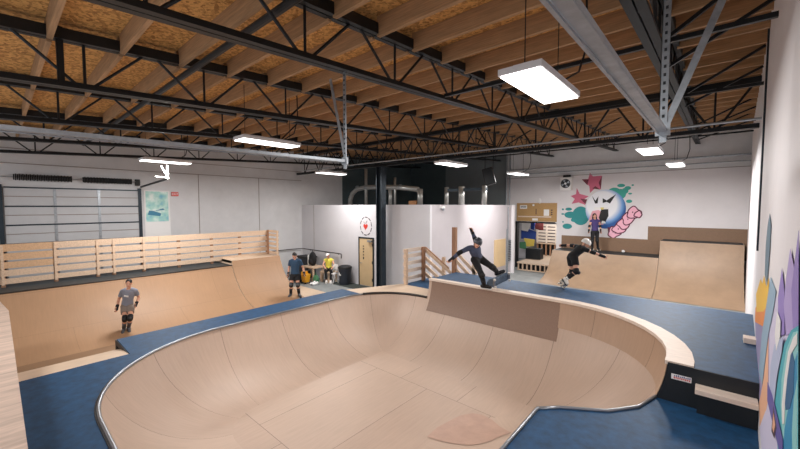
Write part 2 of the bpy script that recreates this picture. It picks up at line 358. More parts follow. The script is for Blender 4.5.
MURAL_R=[
('feather', 'slate', [(4.82, 3.38), (4.5, 3.28), (4.5, 3.06), (4.61, 2.73), (5.11, 2.76), (5.22, 3.05), (5.05, 3.26)]) ,
('flame_yellow', 'yellow', [(7.2, 2.18), (6.05, 2.57), (5.51, 2.6), (5.29, 2.72), (4.73, 2.69), (4.45, 2.82), (4.32, 2.61), (5.02, 2.4), (6.7, 2.03)]) ,
('flame_orange', 'orange', [(7.19, 1.98), (5.79, 2.39), (5.08, 2.44), (4.45, 2.66), (4.36, 2.49), (5.06, 2.24), (7.1, 1.8)]) ,
('backfill', 'palest', [(4.1, 2.69), (3.37, 2.86), (2.81, 2.89), (2.5, 2.83), (2.93, 2.48), (3.08, 2.25), (2.7, 2.15), (4.07, 1.44), (4.26, 1.76), (3.95, 2.09), (4.33, 2.3)]) ,
('mauve', 'mauve', [(7.18, 1.81), (4.91, 2.3), (4.16, 2.6), (3.79, 2.07), (4.29, 1.79), (4.92, 1.49), (5.43, 1.61), (6.41, 1.66)]) ,
('spike', 'spike', [(4.19, 2.87), (3.55, 2.86), (3.72, 2.68), (4.11, 2.4), (4.55, 1.83), (5.26, 1.7), (5.07, 2.15), (4.49, 2.62)]) ,
('crystal_small', 'purple', [(3.16, 3.07), (2.92, 2.97), (2.78, 2.76), (3.16, 2.64), (3.33, 2.87)]) ,
('crystal_mid', 'lilac', [(2.72, 3.23), (2.48, 3.15), (2.31, 2.9), (2.68, 2.78), (2.9, 2.9), (2.85, 3.05)]) ,
('crystal_big', 'purple', [(2.39, 3.34), (2.18, 2.9), (2.37, 2.87), (2.55, 3.04)]) ,
('highlight', 'white', [(3.23, 2.79), (2.96, 2.79), (2.94, 2.7), (3.14, 2.56), (3.31, 2.62)]) ,
('haze', 'haze', [(3.31, 2.55), (2.78, 2.75), (2.79, 2.66), (3.01, 2.44), (3.09, 2.26), (3.5, 2.17), (3.54, 2.34)]) ,
('arch_outer', 'teal', [(2.2, 2.95), (2.44, 2.87), (2.73, 2.72), (2.96, 2.47), (3.09, 2.26), (2.75, 2.12), (1.99, 2.51)]) ,
('arch_pale', 'aqua', [(2.19, 2.93), (2.36, 2.88), (2.6, 2.73), (2.76, 2.52), (2.73, 2.39), (2.47, 2.27), (1.99, 2.51)]) ,
('arch_white', 'white', [(2.19, 2.92), (2.31, 2.87), (2.49, 2.75), (2.59, 2.59), (2.64, 2.43), (2.56, 2.36), (2.48, 2.4), (2.5, 2.49), (2.46, 2.63), (2.38, 2.77), (2.17, 2.88)]) ,
('arch_dark', 'deep', [(2.34, 2.8), (2.23, 2.79), (2.2, 2.66), (2.3, 2.55), (2.45, 2.48), (2.54, 2.5), (2.49, 2.63)]) ,
('arch_blue', 'blue', [(2.16, 2.85), (2.23, 2.79), (2.3, 2.62), (2.47, 2.38), (2.5, 2.25), (1.99, 2.51)]) ,
('arch_in', 'aqua', [(2.11, 2.75), (2.18, 2.64), (2.18, 2.51), (2.13, 2.44), (1.99, 2.51)]) ,
('peach', 'peach', [(4.12, 2.38), (3.78, 2.0), (4.05, 1.74), (4.63, 1.36), (4.93, 1.51), (4.46, 1.92), (4.25, 2.22)]) ,
('swoosh', 'violet', [(3.73, 2.15), (3.25, 2.24), (2.86, 2.28), (2.48, 2.32), (2.45, 2.28), (2.63, 2.19), (2.85, 2.16), (3.23, 2.1), (3.65, 2.04)]) ,
('pale_stripe', 'palest', [(4.65, 1.38), (3.98, 1.82), (3.45, 2.11), (3.05, 2.11), (2.75, 2.12), (4.11, 1.42)]) ,
('drop_dark', 'darkbrown', [(3.1, 2.23), (2.82, 2.22), (2.92, 2.11), (3.14, 2.05)]) ,
('drop_orange', 'peach', [(3.06, 2.2), (2.9, 2.2), (2.97, 2.12), (3.08, 2.1)]) ,
('teal_blade', 'teal', [(3.67, 1.95), (3.27, 1.85), (4.07, 1.44), (3.87, 1.72)]) ,
]
STAIN= [[[-2.873, 3.838, 0.256], [-2.886, 4.094, 0.256], [-2.846, 4.319, 0.256], [-2.793, 4.567, 0.256], [-2.689, 4.745, 0.256], [-2.553, 4.812, 0.256], [-2.377, 4.792, 0.258], [-2.197, 4.68, 0.281], [-1.98, 4.561, 0.345]], [[-2.873, 3.838, 0.256], [-2.844, 4.035, 0.256], [-2.776, 4.213, 0.256], [-2.696, 4.41, 0.256], [-2.584, 4.563, 0.257], [-2.462, 4.641, 0.26], [-2.309, 4.657, 0.27], [-2.159, 4.601, 0.298], [-1.98, 4.561, 0.345]], [[-2.873, 3.838, 0.256], [-2.804, 3.978, 0.256], [-2.707, 4.11, 0.259], [-2.602, 4.256, 0.262], [-2.477, 4.376, 0.271], [-2.364, 4.458, 0.28], [-2.233, 4.504, 0.299], [-2.118, 4.515, 0.322], [-1.98, 4.561, 0.345]], [[-2.873, 3.838, 0.256], [-2.764, 3.922, 0.257], [-2.641, 4.009, 0.262], [-2.503, 4.096, 0.279], [-2.363, 4.176, 0.305], [-2.25, 4.246, 0.33], [-2.144, 4.326, 0.351], [-2.071, 4.416, 0.356], [-1.98, 4.561, 0.345]], [[-2.873, 3.838, 0.256], [-2.724, 3.866, 0.259], [-2.572, 3.905, 0.272], [-2.405, 3.937, 0.304], [-2.244, 3.966, 0.356], [-2.128, 4.015, 0.404], [-2.035, 4.107, 0.438], [-2.017, 4.299, 0.404], [-1.98, 4.561, 0.345]]]
D2_ = 1.65
# ------------------------------------------------------------------ the room
YW, XL, YP, XP = 19.4, -16.0, 10.5, -7.76
def xw(y): return .42+.044*(y-5.1)
def roof(y): return 5.62+.055*y            # top chord of the roof trusses
fl = MB(); fl.bx((XL-.2, -2, -.1), (3, 24, 0)); struct(fl.build('floor', 'concrete'))
b = MB(); b.bx((XL-.2, -4.5, 0), (XL, 13.2, 7)); struct(b.build('wall_left', 'wall_grey'))
b = MB(); b.bx((XL-.2, 13.2, 0), (XL, YW+.2, 7)); struct(b.build('wall_left_rear', 'wall_teal_dark'))
b = MB()
for z in (4.75, 5.2): b.bx((XL, -2, z-.012), (XL+.012, YP, z+.012))
for y in (5.6, 8.2): b.bx((XL, y-.012, 0), (XL+.012, y+.012, 4.75))
struct(b.build('trim_1', 'seam'))
# far wall with the doorway to the next room
b = MB(); b.bx((-6.13, YW, 0), (3, YW+.2, 5.0)); b.bx((-8.9, YW, 2.55), (-6.13, YW+.2, 5.0)); b.bx((-8.9, YW, 0), (-8.3, YW+.2, 2.55))
struct(b.build('wall_far', 'wall_white'))
b = MB(); b.bx((-8.9, YW, 5.0), (3, YW+.2, 7.2)); struct(b.build('wall_far_upper', 'wall_grey'))
b = MB(); b.bx((-8.9, YW-.02, 4.985), (3, YW, 5.01)); struct(b.build('trim_2', 'seam'))
b = MB(); b.bx((-13.1, YW, 0), (-8.9, YW+.2, 7.2)); struct(b.build('wall_far_middle', 'wall_mid'))
b = MB(); b.bx((XL, YW, 0), (-13.1, YW+.2, 7.2)); struct(b.build('wall_far_dark', 'wall_teal_dark'))
b = MB(); b.bx((-8.34, YW-.03, 0), (-8.24, YW+.22, 2.6)); b.bx((-8.34, YW-.03, 2.52), (-6.2, YW+.22, 2.6)); struct(b.build('trim_3', 'black'))
b = MB(); b.bx((-10, 23, 0), (-3, 23.2, 4)); b.bx((-10, YW+.2, 3.0), (-3, 23, 3.1)); b.bx((-10.1, YW+.2, 0), (-10, 23, 3)); b.bx((-3.1, YW+.2, 0), (-3, 23, 3))
struct(b.build('wall_next_room', 'wall_shade'))
# right wall, very slightly out of square
y0, y1 = -2, YW+.2
b = MB(); b.prism([(xw(y0), y0, 0), (xw(y1), y1, 0), (xw(y1)+.2, y1, 0), (xw(y0)+.2, y0, 0)], (0, 0, 7.4)); struct(b.build('wall_right', 'wall_white'))
# partition block
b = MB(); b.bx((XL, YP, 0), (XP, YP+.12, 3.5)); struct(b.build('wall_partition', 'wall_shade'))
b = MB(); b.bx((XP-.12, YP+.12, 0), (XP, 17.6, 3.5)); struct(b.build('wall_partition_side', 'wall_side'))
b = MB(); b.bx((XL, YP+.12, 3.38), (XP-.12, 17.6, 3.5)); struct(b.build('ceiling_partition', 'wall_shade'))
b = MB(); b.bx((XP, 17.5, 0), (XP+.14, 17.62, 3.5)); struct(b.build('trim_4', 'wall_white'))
b = MB(); b.bx((-14.95, YP-.012, .0), (-14.93, YP, 3.5)); struct(b.build('trim_5', 'seam'))
# roof sheathing
b = MB(); ya, yb = -4.5, YW+.2
b.add([(XL-.2, ya, roof(ya)+.16), (3, ya, roof(ya)+.16), (3, yb, roof(yb)+.16), (XL-.2, yb, roof(yb)+.16),
       (XL-.2, ya, roof(ya)+.2), (3, ya, roof(ya)+.2), (3, yb, roof(yb)+.2), (XL-.2, yb, roof(yb)+.2)],
      [(0, 1, 2, 3), (7, 6, 5, 4), (0, 4, 5, 1), (1, 5, 6, 2), (2, 6, 7, 3), (3, 7, 4, 0)])
struct(b.build('ceiling', 'osb'))
# steel trusses along the room, joists hung between them
TX = [-.56, -3.5, -6.4, -9.35, -12.3, -15.2]
TLAB = ['dark steel roof truss beside the mural wall, right of the big near lamp',
        'dark steel roof truss carrying the left door track, left of the big near lamp',
        'dark steel roof truss second to the left of the big near lamp',
        'dark steel roof truss that meets the column over the partition',
        'dark steel roof truss above the quarter pipe flat and the man in blue',
        'dark steel roof truss closest to the garage door wall']
for x, lab in zip(TX, TLAB):
    t = thing('roof_truss', lab, 'truss', (x, 0, 5))
    ya, yb = -4.2, YW
    def top(y): return roof(y)
    def bot(y): return 4.97+.055*y
    m = MB()
    for s in (-1, 1):                                   # double angles
        m.beam((x+s*.045, ya, top(ya)), (x+s*.045, yb, top(yb)), .07, .14)
    m.build('top_chord', 'steel_dark', t)
    m = MB()
    for s in (-1, 1): m.beam((x+s*.045, ya, bot(ya)), (x+s*.045, yb, bot(yb)), .075, .035)
    for s in (-1, 1): m.beam((x+s*.02, ya, bot(ya)+.03), (x+s*.02, yb, bot(yb)+.03), .015, .075)
    m.build('bottom_chord', 'chord_blue' if x > -1 else 'steel_dark', t)
    if x == -6.4: MB().bx((x-.035, .6, bot(.6)), (x+.035, .67, top(.6)+.1)).build('web_post', 'steel_dark', t)
    y = 2.37-1.5*4
    while y < yb-.4:
        MB().tube((x, y, bot(y)), (x, y, top(y)), .018, n=6).build('web_post', 'steel_dark', t)
        for s in (-1, 1):
            q = y+s*.72
            if ya < q < yb: MB().tube((x, y+s*.04, bot(y)), (x, q, top(q)), .02, n=6).build('web_diagonal', 'steel_dark', t)
        y += 1.5
jm = {}
k = 0; y = -1.67-.737*3
while y < YW-.2:
    z = roof(y)+.02
    for i in range(len(TX)):
        xa = TX[i]-.05; xb = (TX[i+1]+.05) if i+1 < len(TX) else XL
        if i == 0:
            MB().bx((TX[0]+.05, y-.028, z-.12), (xw(y), y+.028, z+.14)).build('ceiling_joist', 'joist_wood')
        if i not in jm:
            o = MB().bx((xb, y-.028, z-.12), (xa, y+.028, z+.14)).build('ceiling_joist', 'joist_wood', origin=((xa+xb)/2, y, z)); jm[i] = o
        else:
            o = dup(jm[i], ((xa+xb)/2, y, z))
    y += .737
for o in list(COL.objects):
    if o.name.startswith('ceiling_joist'): o['kind'] = 'structure'
# girder across the room on the column
t = thing('roof_girder', 'dark steel girder truss crossing the room on top of the column', 'girder', (-8, 10.3, 5))
xa, xb = XL, xw(10.3)
m = MB(); m.beam((xa, 10.3, 6.0), (xb, 10.3, 6.0), .16, .12); m.build('top_chord', 'steel_dark', t)
m = MB(); m.beam((xa, 10.3, 5.08), (xb, 10.3, 5.08), .14, .09); m.build('bottom_chord', 'steel_dark', t)
x = xa+.6
while x < xb-.3:
    MB().tube((x, 10.3, 5.08), (x, 10.3, 6.0), .022, n=6).build('web_post', 'steel_dark', t)
    for s in (-1, 1):
        if xa < x+s*.62 < xb: MB().tube((x+s*.04, 10.3, 5.08), (x+s*.62, 10.3, 6.0), .026, n=6).build('web_diagonal', 'steel_dark', t)
    x += 1.28
t = thing('steel_column', 'tall dark blue steel column in front of the partition', 'column', (-9.97, 10.2, 0))
m = MB(); m.bx((-10.12, 10.07, 0), (-10.09, 10.33, 5.05)); m.bx((-9.85, 10.07, 0), (-9.82, 10.33, 5.05)); m.bx((-10.09, 10.17, 0), (-9.85, 10.23, 5.05)); m.build('shaft', 'steel_blue', t)
MB().bx((-10.2, 10.02, 0), (-9.74, 10.38, .025)).build('base_plate', 'steel_dark', t)
MB().bx((-10.22, 10.02, 5.0), (-9.72, 10.4, 5.04)).build('cap_plate', 'steel_dark', t)
for (ya, xa_, xb_, lab) in ((5.0, -3.4, xw(5)-.01, 'dark bridging bar crossing the roof just beyond the near door track'), (8.4, -3.4, xw(8.4)-.01, 'dark bridging bar crossing the roof above the upper deck'), (13.4, -9.2, xw(13.4)-.01, 'dark bridging bar crossing the roof beyond the girder'), (16.4, -9.2, xw(16.4)-.01, 'dark bridging bar crossing the roof in front of the far wall')):
    t = thing('bridging_bar', lab, 'bridging bar', (0, ya, 5.2))
    MB().beam((xa_, ya, 5.0+.055*ya), (xb_, ya, 5.0+.055*ya), .05, .05).build('bar', 'steel_dark', t)
    for q_ in (TX[2], TX[1]) if ya > 10 else ():
        for s in (-1, 1): MB().beam((q_, ya, 5.0+.055*ya), (q_+s*1.3, ya, roof(ya)), .04, .04).build('brace', 'steel_dark', t)
    MB().beam((-.5, ya+.05, 5.02+.055*ya), (xb_, ya+.05, roof(ya)), .04, .04).build('brace', 'steel_dark', t)
    MB().beam((-.5, ya+.9, 5.0+.055*ya), (xw(ya+.9)-.01, ya+.9, roof(ya)-.1), .04, .04).build('brace', 'steel_dark', t)
# sprinkler mains and hangers
t = tag(MB().tube((-15.9, 2.05, 5.5), (xw(2.05), 2.05, 5.5), .045).build('sprinkler_pipe', 'steel_dark', origin=(-8, 2.05, 5.5)), 'dark sprinkler main crossing under the roof joists near the camera', 'pipe')
t = tag(MB().tube((-8.8, 19.2, 5.45), (xw(19.2), 19.2, 5.45), .04).build('sprinkler_pipe', 'galvanised', origin=(-4, 19.2, 5.45)), 'upper thin pipe running along the far mural wall', 'pipe')
t = tag(MB().tube((-8.8, 19.25, 5.2), (xw(19.2), 19.25, 5.2), .025).build('sprinkler_pipe', 'galvanised', origin=(-4, 19.25, 5.2)), 'lower thin pipe running along the far mural wall', 'pipe')
t = tag(MB().tube((-13.5, 9.0, 5.0), (xw(9), 9.0, 5.0), .022).build('conduit', 'galvanised', origin=(-4, 9, 5)), 'thin pale conduit crossing in front of the girder', 'conduit')
m = MB(); m.tube((xw(7.3)-.012, 7.3, 2.8), (xw(7.3)-.012, 7.3, 5.95), .012); tag(m.build('conduit', 'steel_blue', origin=(xw(7.3)-.012, 7.3, 2.8)), 'dark vertical conduit on the right wall above the flame mural', 'conduit')
for x, lab in ((-8.9, 'left of two pale vertical conduits at the far end of the partition'), (-8.7, 'right of two pale vertical conduits at the far end of the partition')):
    tag(MB().tube((x, 19.33, 0), (x, 19.33, 6.5), .035).build('conduit', 'galvanised', origin=(x, 19.33, 0)), lab, 'conduit')

# ------------------------------------------------------------------ lamps
LAMPS = [(-1.47, 4.07, 'large bright high bay lamp hanging closest to the camera'),
         (-7.05, 3.85, 'long lamp hanging just over the left door track'),
         (-12.35, 3.45, 'lamp in front of the garage door wall'),
         (-11.7, 9.1, 'small lamp near the far left corner, left of the ducts'),
         (-6.3, 9.65, 'lamp hanging right of the steel column'),
         (-6.1, 14.35, 'small lamp beside the hanging loudspeaker'),
         (-1.19, 10.5, 'lamp hanging above the far quarter pipe, the larger of the pair'),
         (-.95, 14.5, 'small lamp closest to the far mural wall, right of the mural'),
         (-1.4, -1.9, 'unseen lamp added behind the plywood platform near the mural wall'), (-7.0, -1.9, 'unseen lamp added behind the plywood platform, further from the mural wall')]  # last two: unseen lamps added along the grid to brighten the foreground
lamp0 = None
POWER = [58, 72, 160, 108, 34, 195, 160, 225, 60, 60]     # far lamps set stronger to lift the dim far walls, near ones weaker
for i, (x, y, lab) in enumerate(LAMPS):
    if lamp0 is None:
        o = lamp0 = thing('high_bay_light', lab, 'ceiling lamp', (x, y, 4.75), 'high bay lamps')
        m = MB(); m.bx((x-.22, y-.64, 4.765), (x+.22, y+.64, 4.83)); m.bx((x-.1, y-.55, 4.83), (x+.1, y+.55, 4.87)); m.build('housing', 'lamp_body', o)
        MB().bx((x-.2, y-.62, 4.75), (x+.2, y+.62, 4.768)).build('diffuser', 'lamp_face', o)
        for s in (-1, 1):
            m = MB(); m.tube((x, y+s*.5, 4.86), (x, y+s*.5, roof(y)), .006, n=5)
            m.build('hanging_wire', 'steel_dark', o)
        m = MB(); m.path([(x+.05, y+.3, 4.86), (x+.25, y+.45, 5.0), (x+.32, y+.5, 5.3), (x+.3, y+.5, roof(y))], .012, 6); m.build('power_cable', 'black', o)
    else:
        o = dup(lamp0, (x, y, 4.75), lab)
    la = bpy.data.lights.new('lamp_light', 'AREA'); la.shape = 'RECTANGLE'; la.size = .4; la.size_y = 1.24; la.energy = POWER[i]; la.color = (1, .985, .97)
    lo = bpy.data.objects.new('lamp_light', la); COL.objects.link(lo); lo.parent = o; lo.location = (0, 0, -.008)

# ------------------------------------------------------------------ overhead door tracks hung over the camera
def track(name, x, lab, ye, ybrace):
    t = thing(name, lab, 'door track', (x, 1.5, 4))
    z0, z1 = 3.92, 4.0; q = .022 if x > -1 else .03
    m = MB(); m.beam((x, -1.5, z0), (x, ye, z1), q*2, .004); m.beam((x-q, -1.5, z0+q*.5), (x-q, ye, z1+q*.5), .004, q); m.beam((x+q, -1.5, z0+q*.5), (x+q, ye, z1+q*.5), .004, q)
    m.build('rail', 'galvanised', t)
    MB().beam((x-q-.006, -1.5, z0-.008), (x-q-.006, ye, z1-.008), .012, .008).build('stiffener_angle', 'galvanised', t)
    MB().bx((x-.045, ye-.03, z1-.03), (x+.045, ye, z1+.06)).build('end_plate', 'galvanised', t)
    zt = 4.97+.055*3.3
    h = MB(); h.bx((x-.025, ye-.02, z1-.08), (x+.025, ye-.015, zt)); h.bx((x-.025, ye-.02, z1-.08), (x-.02, ye+.03, zt)); h = h.build('hanger_angle', 'galvanised', t)
    z = z1+.1
    while z < zt-.03: MB().bx((x-.007, ye-.024, z), (x+.009, ye-.019, z+.022)).build('slot', 'hole_dark', h); z += .06
    m = MB(); m.beam((x, ye, z1), ybrace, .045, .005, (0, 1, 0)); m.beam((x-.02, ye+.02, z1), (ybrace[0]-.02, ybrace[1]+.02, ybrace[2]), .005, .04, (0, 1, 0)); m.build('brace_angle', 'galvanised', t)
    return t
track('door_track', -.3, 'wide galvanised overhead door track at the upper right, ending in perforated hangers', 3.3, (.27, 3.3, 5.6))
track('door_track', -3.5, 'long galvanised overhead door track on the left, ending near the lamp', 2.95, (-3.8, 2.95, 5.1))

# ------------------------------------------------------------------ left wall: garage door, poster, exit sign
t = thing('overhead_door', 'pale sectional garage door on the left wall behind the fence', 'garage door', (XL, 1.87, 0))
z = 0; k = 0
while z < 4.0:
    h = min(.576, 4.04-z)
    m = MB(); m.bx((XL+.01, .2, z+.008), (XL+.05, 3.52, z+h-.008)); s = m.build('panel', 'garage_panel', t)
    m = MB(); m.bx((XL+.05, .2, z+h*.5-.012), (XL+.062, 3.52, z+h*.5+.012)); m.build('rib', 'seam', s)
    m = MB(); m.bx((XL+.05, .2, z+h-.035), (XL+.07, 3.52, z+h+.005)); m.build('strut', 'steel_blue', s)
    for yy in (1.3, 2.4):
        m = MB(); m.bx((XL+.05, yy-.035, z+.02), (XL+.065, yy+.035, z+h-.04)); m.build('stile', 'galvanised', s)
    z += .576
for yy in (.12, 3.56):
    m = MB(); m.bx((XL, yy-.05, 0), (XL+.1, yy+.05, 4.1)); tr = m.build('side_track', 'steel_blue', t)
MB().tube((XL+.15, .1, 4.33), (XL+.15, 3.6, 4.33), .015).build('shaft', 'galvanised', t)
for ya, yb in ((.42, 1.7), (2.0, 3.3)):
    m = MB(); n = 34
    for k in range(n): yk = ya+(yb-ya)*k/(n-1); m.tube((XL+.15, yk-.013, 4.33), (XL+.15, yk+.013, 4.33), .1 if k % 2 else .085, n=12)
    m.build('torsion_spring', 'black', t)
MB().bx((XL, 3.44, 4.2), (XL+.2, 3.56, 4.42)).build('bearing_bracket', 'black', t)
m = MB(); m.beam((XL+.12, 3.6, 4.15), (XL+3.2, 3.6, 4.3), .05, .05); m.build('horizontal_track', 'black', t)
t = thing('wall_bracket', 'white angle bracket hanging under the lamp near the garage door', 'bracket', (-12.9, 3.7, 4.4))
m = MB(); m.beam((-12.8, 3.6, 4.3), (-12.8, 3.6, 4.72), .05, .05); m.build('upright', 'white', t)
m = MB(); m.beam((-12.85, 3.45, 4.7), (-12.8, 3.62, 4.3), .04, .04); m.beam((-12.9, 3.3, 4.36), (-12.8, 3.62, 4.33), .03, .03); m.build('brace', 'white', t)
t = thing('poster', 'tall blue green art poster with white lower panel beside the garage door', 'poster', (XL, 4.12, 2.2))
MB().bx((XL+.01, 3.7, 2.2), (XL+.03, 4.54, 4.04)).build('backing', 'white', t)
MB().bx((XL+.03, 3.75, 2.86), (XL+.036, 4.48, 4.0)).build('picture', 'poster_art', t)
m = MB(); m.prism([(XL+.036, 3.8, 3.12), (XL+.036, 4.2, 3.06), (XL+.036, 4.24, 3.16), (XL+.036, 4.0, 3.26), (XL+.036, 3.84, 3.28)], (.002, 0, 0)); m.prism([(XL+.036, 4.0, 3.26), (XL+.036, 4.36, 3.3), (XL+.036, 4.3, 3.36)], (.002, 0, 0)); m.build('dark_shape', 'poster_blue', t)
t = thing('exit_sign', 'small red exit sign on the left wall above the fence', 'sign', (XL, 4.72, 3.84))
MB().bx((XL+.01, 4.6, 3.84), (XL+.06, 4.84, 4.0)).build('case', 'sign_red', t)
def text(s, size, m, parent, loc, rot, ext=.002):
    c = bpy.data.curves.new('lettering', 'FONT'); c.body = s; c.size = size; c.align_x = 'CENTER'; c.align_y = 'CENTER'; c.extrude = ext
    tmp = bpy.data.objects.new('tmp', c); COL.objects.link(tmp)
    dg = bpy.context.evaluated_depsgraph_get(); me = bpy.data.meshes.new_from_object(tmp.evaluated_get(dg)); bpy.data.objects.remove(tmp)
    o = bpy.data.objects.new('lettering', me); me.materials.clear(); me.materials.append(MATS[m]); COL.objects.link(o)
    o.parent = parent; o.location = V(loc)-V(parent['_w']); o.rotation_euler = rot
    return o
text('EXIT', .11, 'white', t, (XL+.063, 4.72, 3.92), (math.pi/2, 0, math.pi/2))
# handrail round the far left corner
t = thing('handrail', 'thin grey handrail fixed round the far left corner of the room', 'handrail', (-15.9, 10.4, 1.25))
m = MB(); m.path([(XL+.1, 8.6, 1.27), (XL+.1, 10.3, 1.27), (XL+.2, 10.4, 1.27), (-12.75, 10.4, 1.26), (-12.72, 10.4, 1.24), (-12.72, 10.4, 1.06)], .02, 8); m.build('rail', 'coping_dark', t, smooth=True)
for x in (-15.2, -14, -13): MB().tube((x, 10.4, 1.26), (x, YP, 1.2), .012).build('bracket', 'steel_dark', t)

# ------------------------------------------------------------------ partition: door, logo
t = thing('door_1', 'tan office door in the partition under the heart emblem', 'door', (-11.15, YP, 0), kind='structure')
m = MB(); m.bx((-11.62, YP-.04, 0), (-11.56, YP, 2.1)); m.bx((-10.74, YP-.04, 0), (-10.68, YP, 2.1)); m.bx((-11.62, YP-.04, 2.05), (-10.68, YP, 2.11)); m.build('door_frame', 'deck_black', t)
MB().bx((-11.56, YP-.025, .02), (-10.74, YP, 2.05)).build('door_leaf', 'door_tan', t)
m = MB(); m.tube((-11.48, YP-.06, .98), (-11.36, YP-.06, .98), .012); m.tube((-11.48, YP-.06, .98), (-11.48, YP-.02, .98), .02); m.build('door_handle', 'coping_metal', t)
m = MB(); m.bx((-11.0, YP-.1, 1.92), (-10.76, YP-.03, 2.0)); m.beam((-10.95, YP-.12, 1.95), (-10.85, YP-.2, 1.95), .02, .01); m.build('door_closer', 'galvanised', t)
for z in (.3, 1.05, 1.8): MB().bx((-10.78, YP-.04, z-.06), (-10.74, YP-.025, z+.06)).build('hinge', 'black', t)
m = MB()
for z, h in ((1.72, .05), (1.6, .05), (1.48, .06), (1.34, .05), (1.2, .1)): m.bx((-11.34, YP-.03, z-h/2), (-11.27, YP-.026, z+h/2))
m.build('notice', 'coping_dark', t)
t = thing('wall_emblem', 'round white emblem with a red heart above the tan door', 'emblem', (-11.17, YP, 2.59))
m = MB(); m.prism([(-11.17+.37*math.cos(a*math.pi/20), YP-.004, 2.59+.41*math.sin(a*math.pi/20)) for a in range(40)], (0, .003, 0)); m.build('disc', 'wall_part', t)
m = MB()
for a in range(0, 40):
    if a % 4 == 3: continue
    p = [(-11.17+r*.345*math.cos(q*math.pi/20), YP-.008, 2.59+r*.385*math.sin(q*math.pi/20)) for r, q in ((.95, a), (.95, a+.85), (1.05, a+.85), (1.05, a))]
    m.prism(p, (0, .004, 0))
m.build('ring', 'steel_dark', t)
hp = []
for k in range(28):
    a = 2*math.pi*k/28; hp.append((-11.19+.0085*16*math.sin(a)**3, YP-.009, 2.57+.0095*(13*math.cos(a)-5*math.cos(2*a)-2*math.cos(3*a)-math.cos(4*a))))
m = MB(); m.prism(hp, (0, .004, 0)); m.build('heart', 'red', t)
m = MB(); m.beam((-11.19, YP-.008, 2.7), (-11.08, YP-.008, 2.82), .02, .004, (0, 1, 0)); m.beam((-11.25, YP-.008, 2.7), (-11.3, YP-.008, 2.78), .015, .004, (0, 1, 0)); m.build('stroke', 'steel_dark', t)
tag(MB().bx((-12.7, 9.75, 0), (-10.6, 10.42, .012)).build('door_mat', 'mat_dark', origin=(-11.6, 10.1, 0)), 'dark floor mat lying in front of the tan door', 'mat')
# panel, vent on the partition's side face
t = thing('electrical_panel', 'tan panel board on the side of the partition behind the skater', 'panel', (XP, 16.2, .5))
MB().bx((XP, 15.6, .5), (XP+.06, 16.75, 1.83)).build('cover', 'door_tan', t)
m = MB(); m.path([(XP+.05, 16.9, 0), (XP+.05, 16.92, 2.3)], .03); m.path([(XP+.05, 17.02, 0), (XP+.05, 17.02, 3.4)], .025); m.build('riser_pipe', 'galvanised', t)
t = thing('wall_vent', 'dark louvred vent at the end of the partition near the doorway', 'vent', (XP+.01, 17.28, .6))
MB().bx((XP, 17.12, .62), (XP+.03, 17.44, 1.75)).build('frame', 'galvanised', t)
m = MB()
for k in range(12): m.bx((XP+.03, 17.15, .68+k*.088), (XP+.045, 17.41, .72+k*.088))
m.build('louvre_slat', 'steel_dark', t)

# ------------------------------------------------------------------ above the partition: ducts, box, loudspeaker
t = thing('air_duct', 'silver air duct bending across the top of the partition', 'duct', (-12, 13, 3.5))
m = MB(); m.path([(-15.1, 13, 3.5), (-15.08, 13, 3.8), (-14.9, 13, 4.12), (-14.55, 13, 4.34), (-13.9, 13, 4.43), (-13, 13, 4.42), (-11.5, 13, 4.36), (-10.3, 13, 4.22)], .12, 14); m.build('main_run', 'duct', t, smooth=True)
m = MB()
for x in (-14.5, -13.8, -13.7, -12.6, -11.4): m.tube((x-.02, 13, 4.42-.03*max(0, x+13)), (x+.03, 13, 4.42-.03*max(0, x+13)), .135, n=14)
m.build('joint_ring', 'galvanised', t)
for x, z, r in ((-13.81, 5.4, .08), (-11.75, 4.85, .06)): MB().tube((x, 13, 3.5), (x, 13, z), r, n=12).build('riser', 'duct', t, smooth=True)
MB().tube((-12.15, 13.1, 3.5), (-12.15, 13.1, 4.3), .1, n=12).build('riser', 'duct', t, smooth=True)
MB().tube((-10.19, 13, 3.5), (-10.19, 13, 4.24), .13, n=14).build('drop', 'duct', t, smooth=True)
t = thing('air_duct', 'three white vertical ducts joined by a dark header, behind the skater', 'duct', (-8, 13, 3.5))
for x, r in ((-8.86, .09), (-8.1, .13), (-7.02, .1)): MB().tube((x, 13.2, 3.5), (x, 13.2, 4.28), r, n=12).build('drop', 'duct', t, smooth=True)
MB().bx((-8.9, 13.15, 4.08), (-6.9, 13.25, 4.2)).build('header', 'steel_blue', t)
t = tag(MB().bx((-10.75, 12.85, 3.5), (-10.3, 13.15, 3.7)).build('cardboard_box', 'cardboard', origin=(-10.5, 13, 3.5)), 'small brown cardboard box on top of the partition', 'box')
t = thing('loudspeaker', 'black loudspeaker hanging from the roof over the partition end', 'loudspeaker', (-6.72, 13, 4.5))
R = Matrix.Rotation(math.radians(25), 3, 'Z') @ Matrix.Rotation(math.radians(-14), 3, 'Y')
MB().box((-6.72, 13, 4.62), (.42, .4, .66), R).build('cabinet', 'black', t, bevel=.04)
MB().box(V((-6.72, 13, 4.62))+R @ V((0, -.21, 0)), (.36, .02, .58), R).build('grille', 'deck_black', t)
m = MB(); m.tube((-6.9, 13, 4.9), (-6.9, 13, roof(13)), .015); m.tube((-6.55, 13, 4.9), (-6.55, 13, roof(13)), .015); m.build('hanger', 'steel_dark', t)
t = thing('security_camera', 'small white dome camera under the top edge of the partition side', 'security camera', (-7.7, 11.2, 3.35))
MB().bx((XP, 11.12, 3.36), (XP+.12, 11.3, 3.44)).build('mount', 'white', t)
MB().ell((XP+.08, 11.2, 3.34), (.07, .07, .07)).build('dome', 'coping_metal', t, smooth=True)

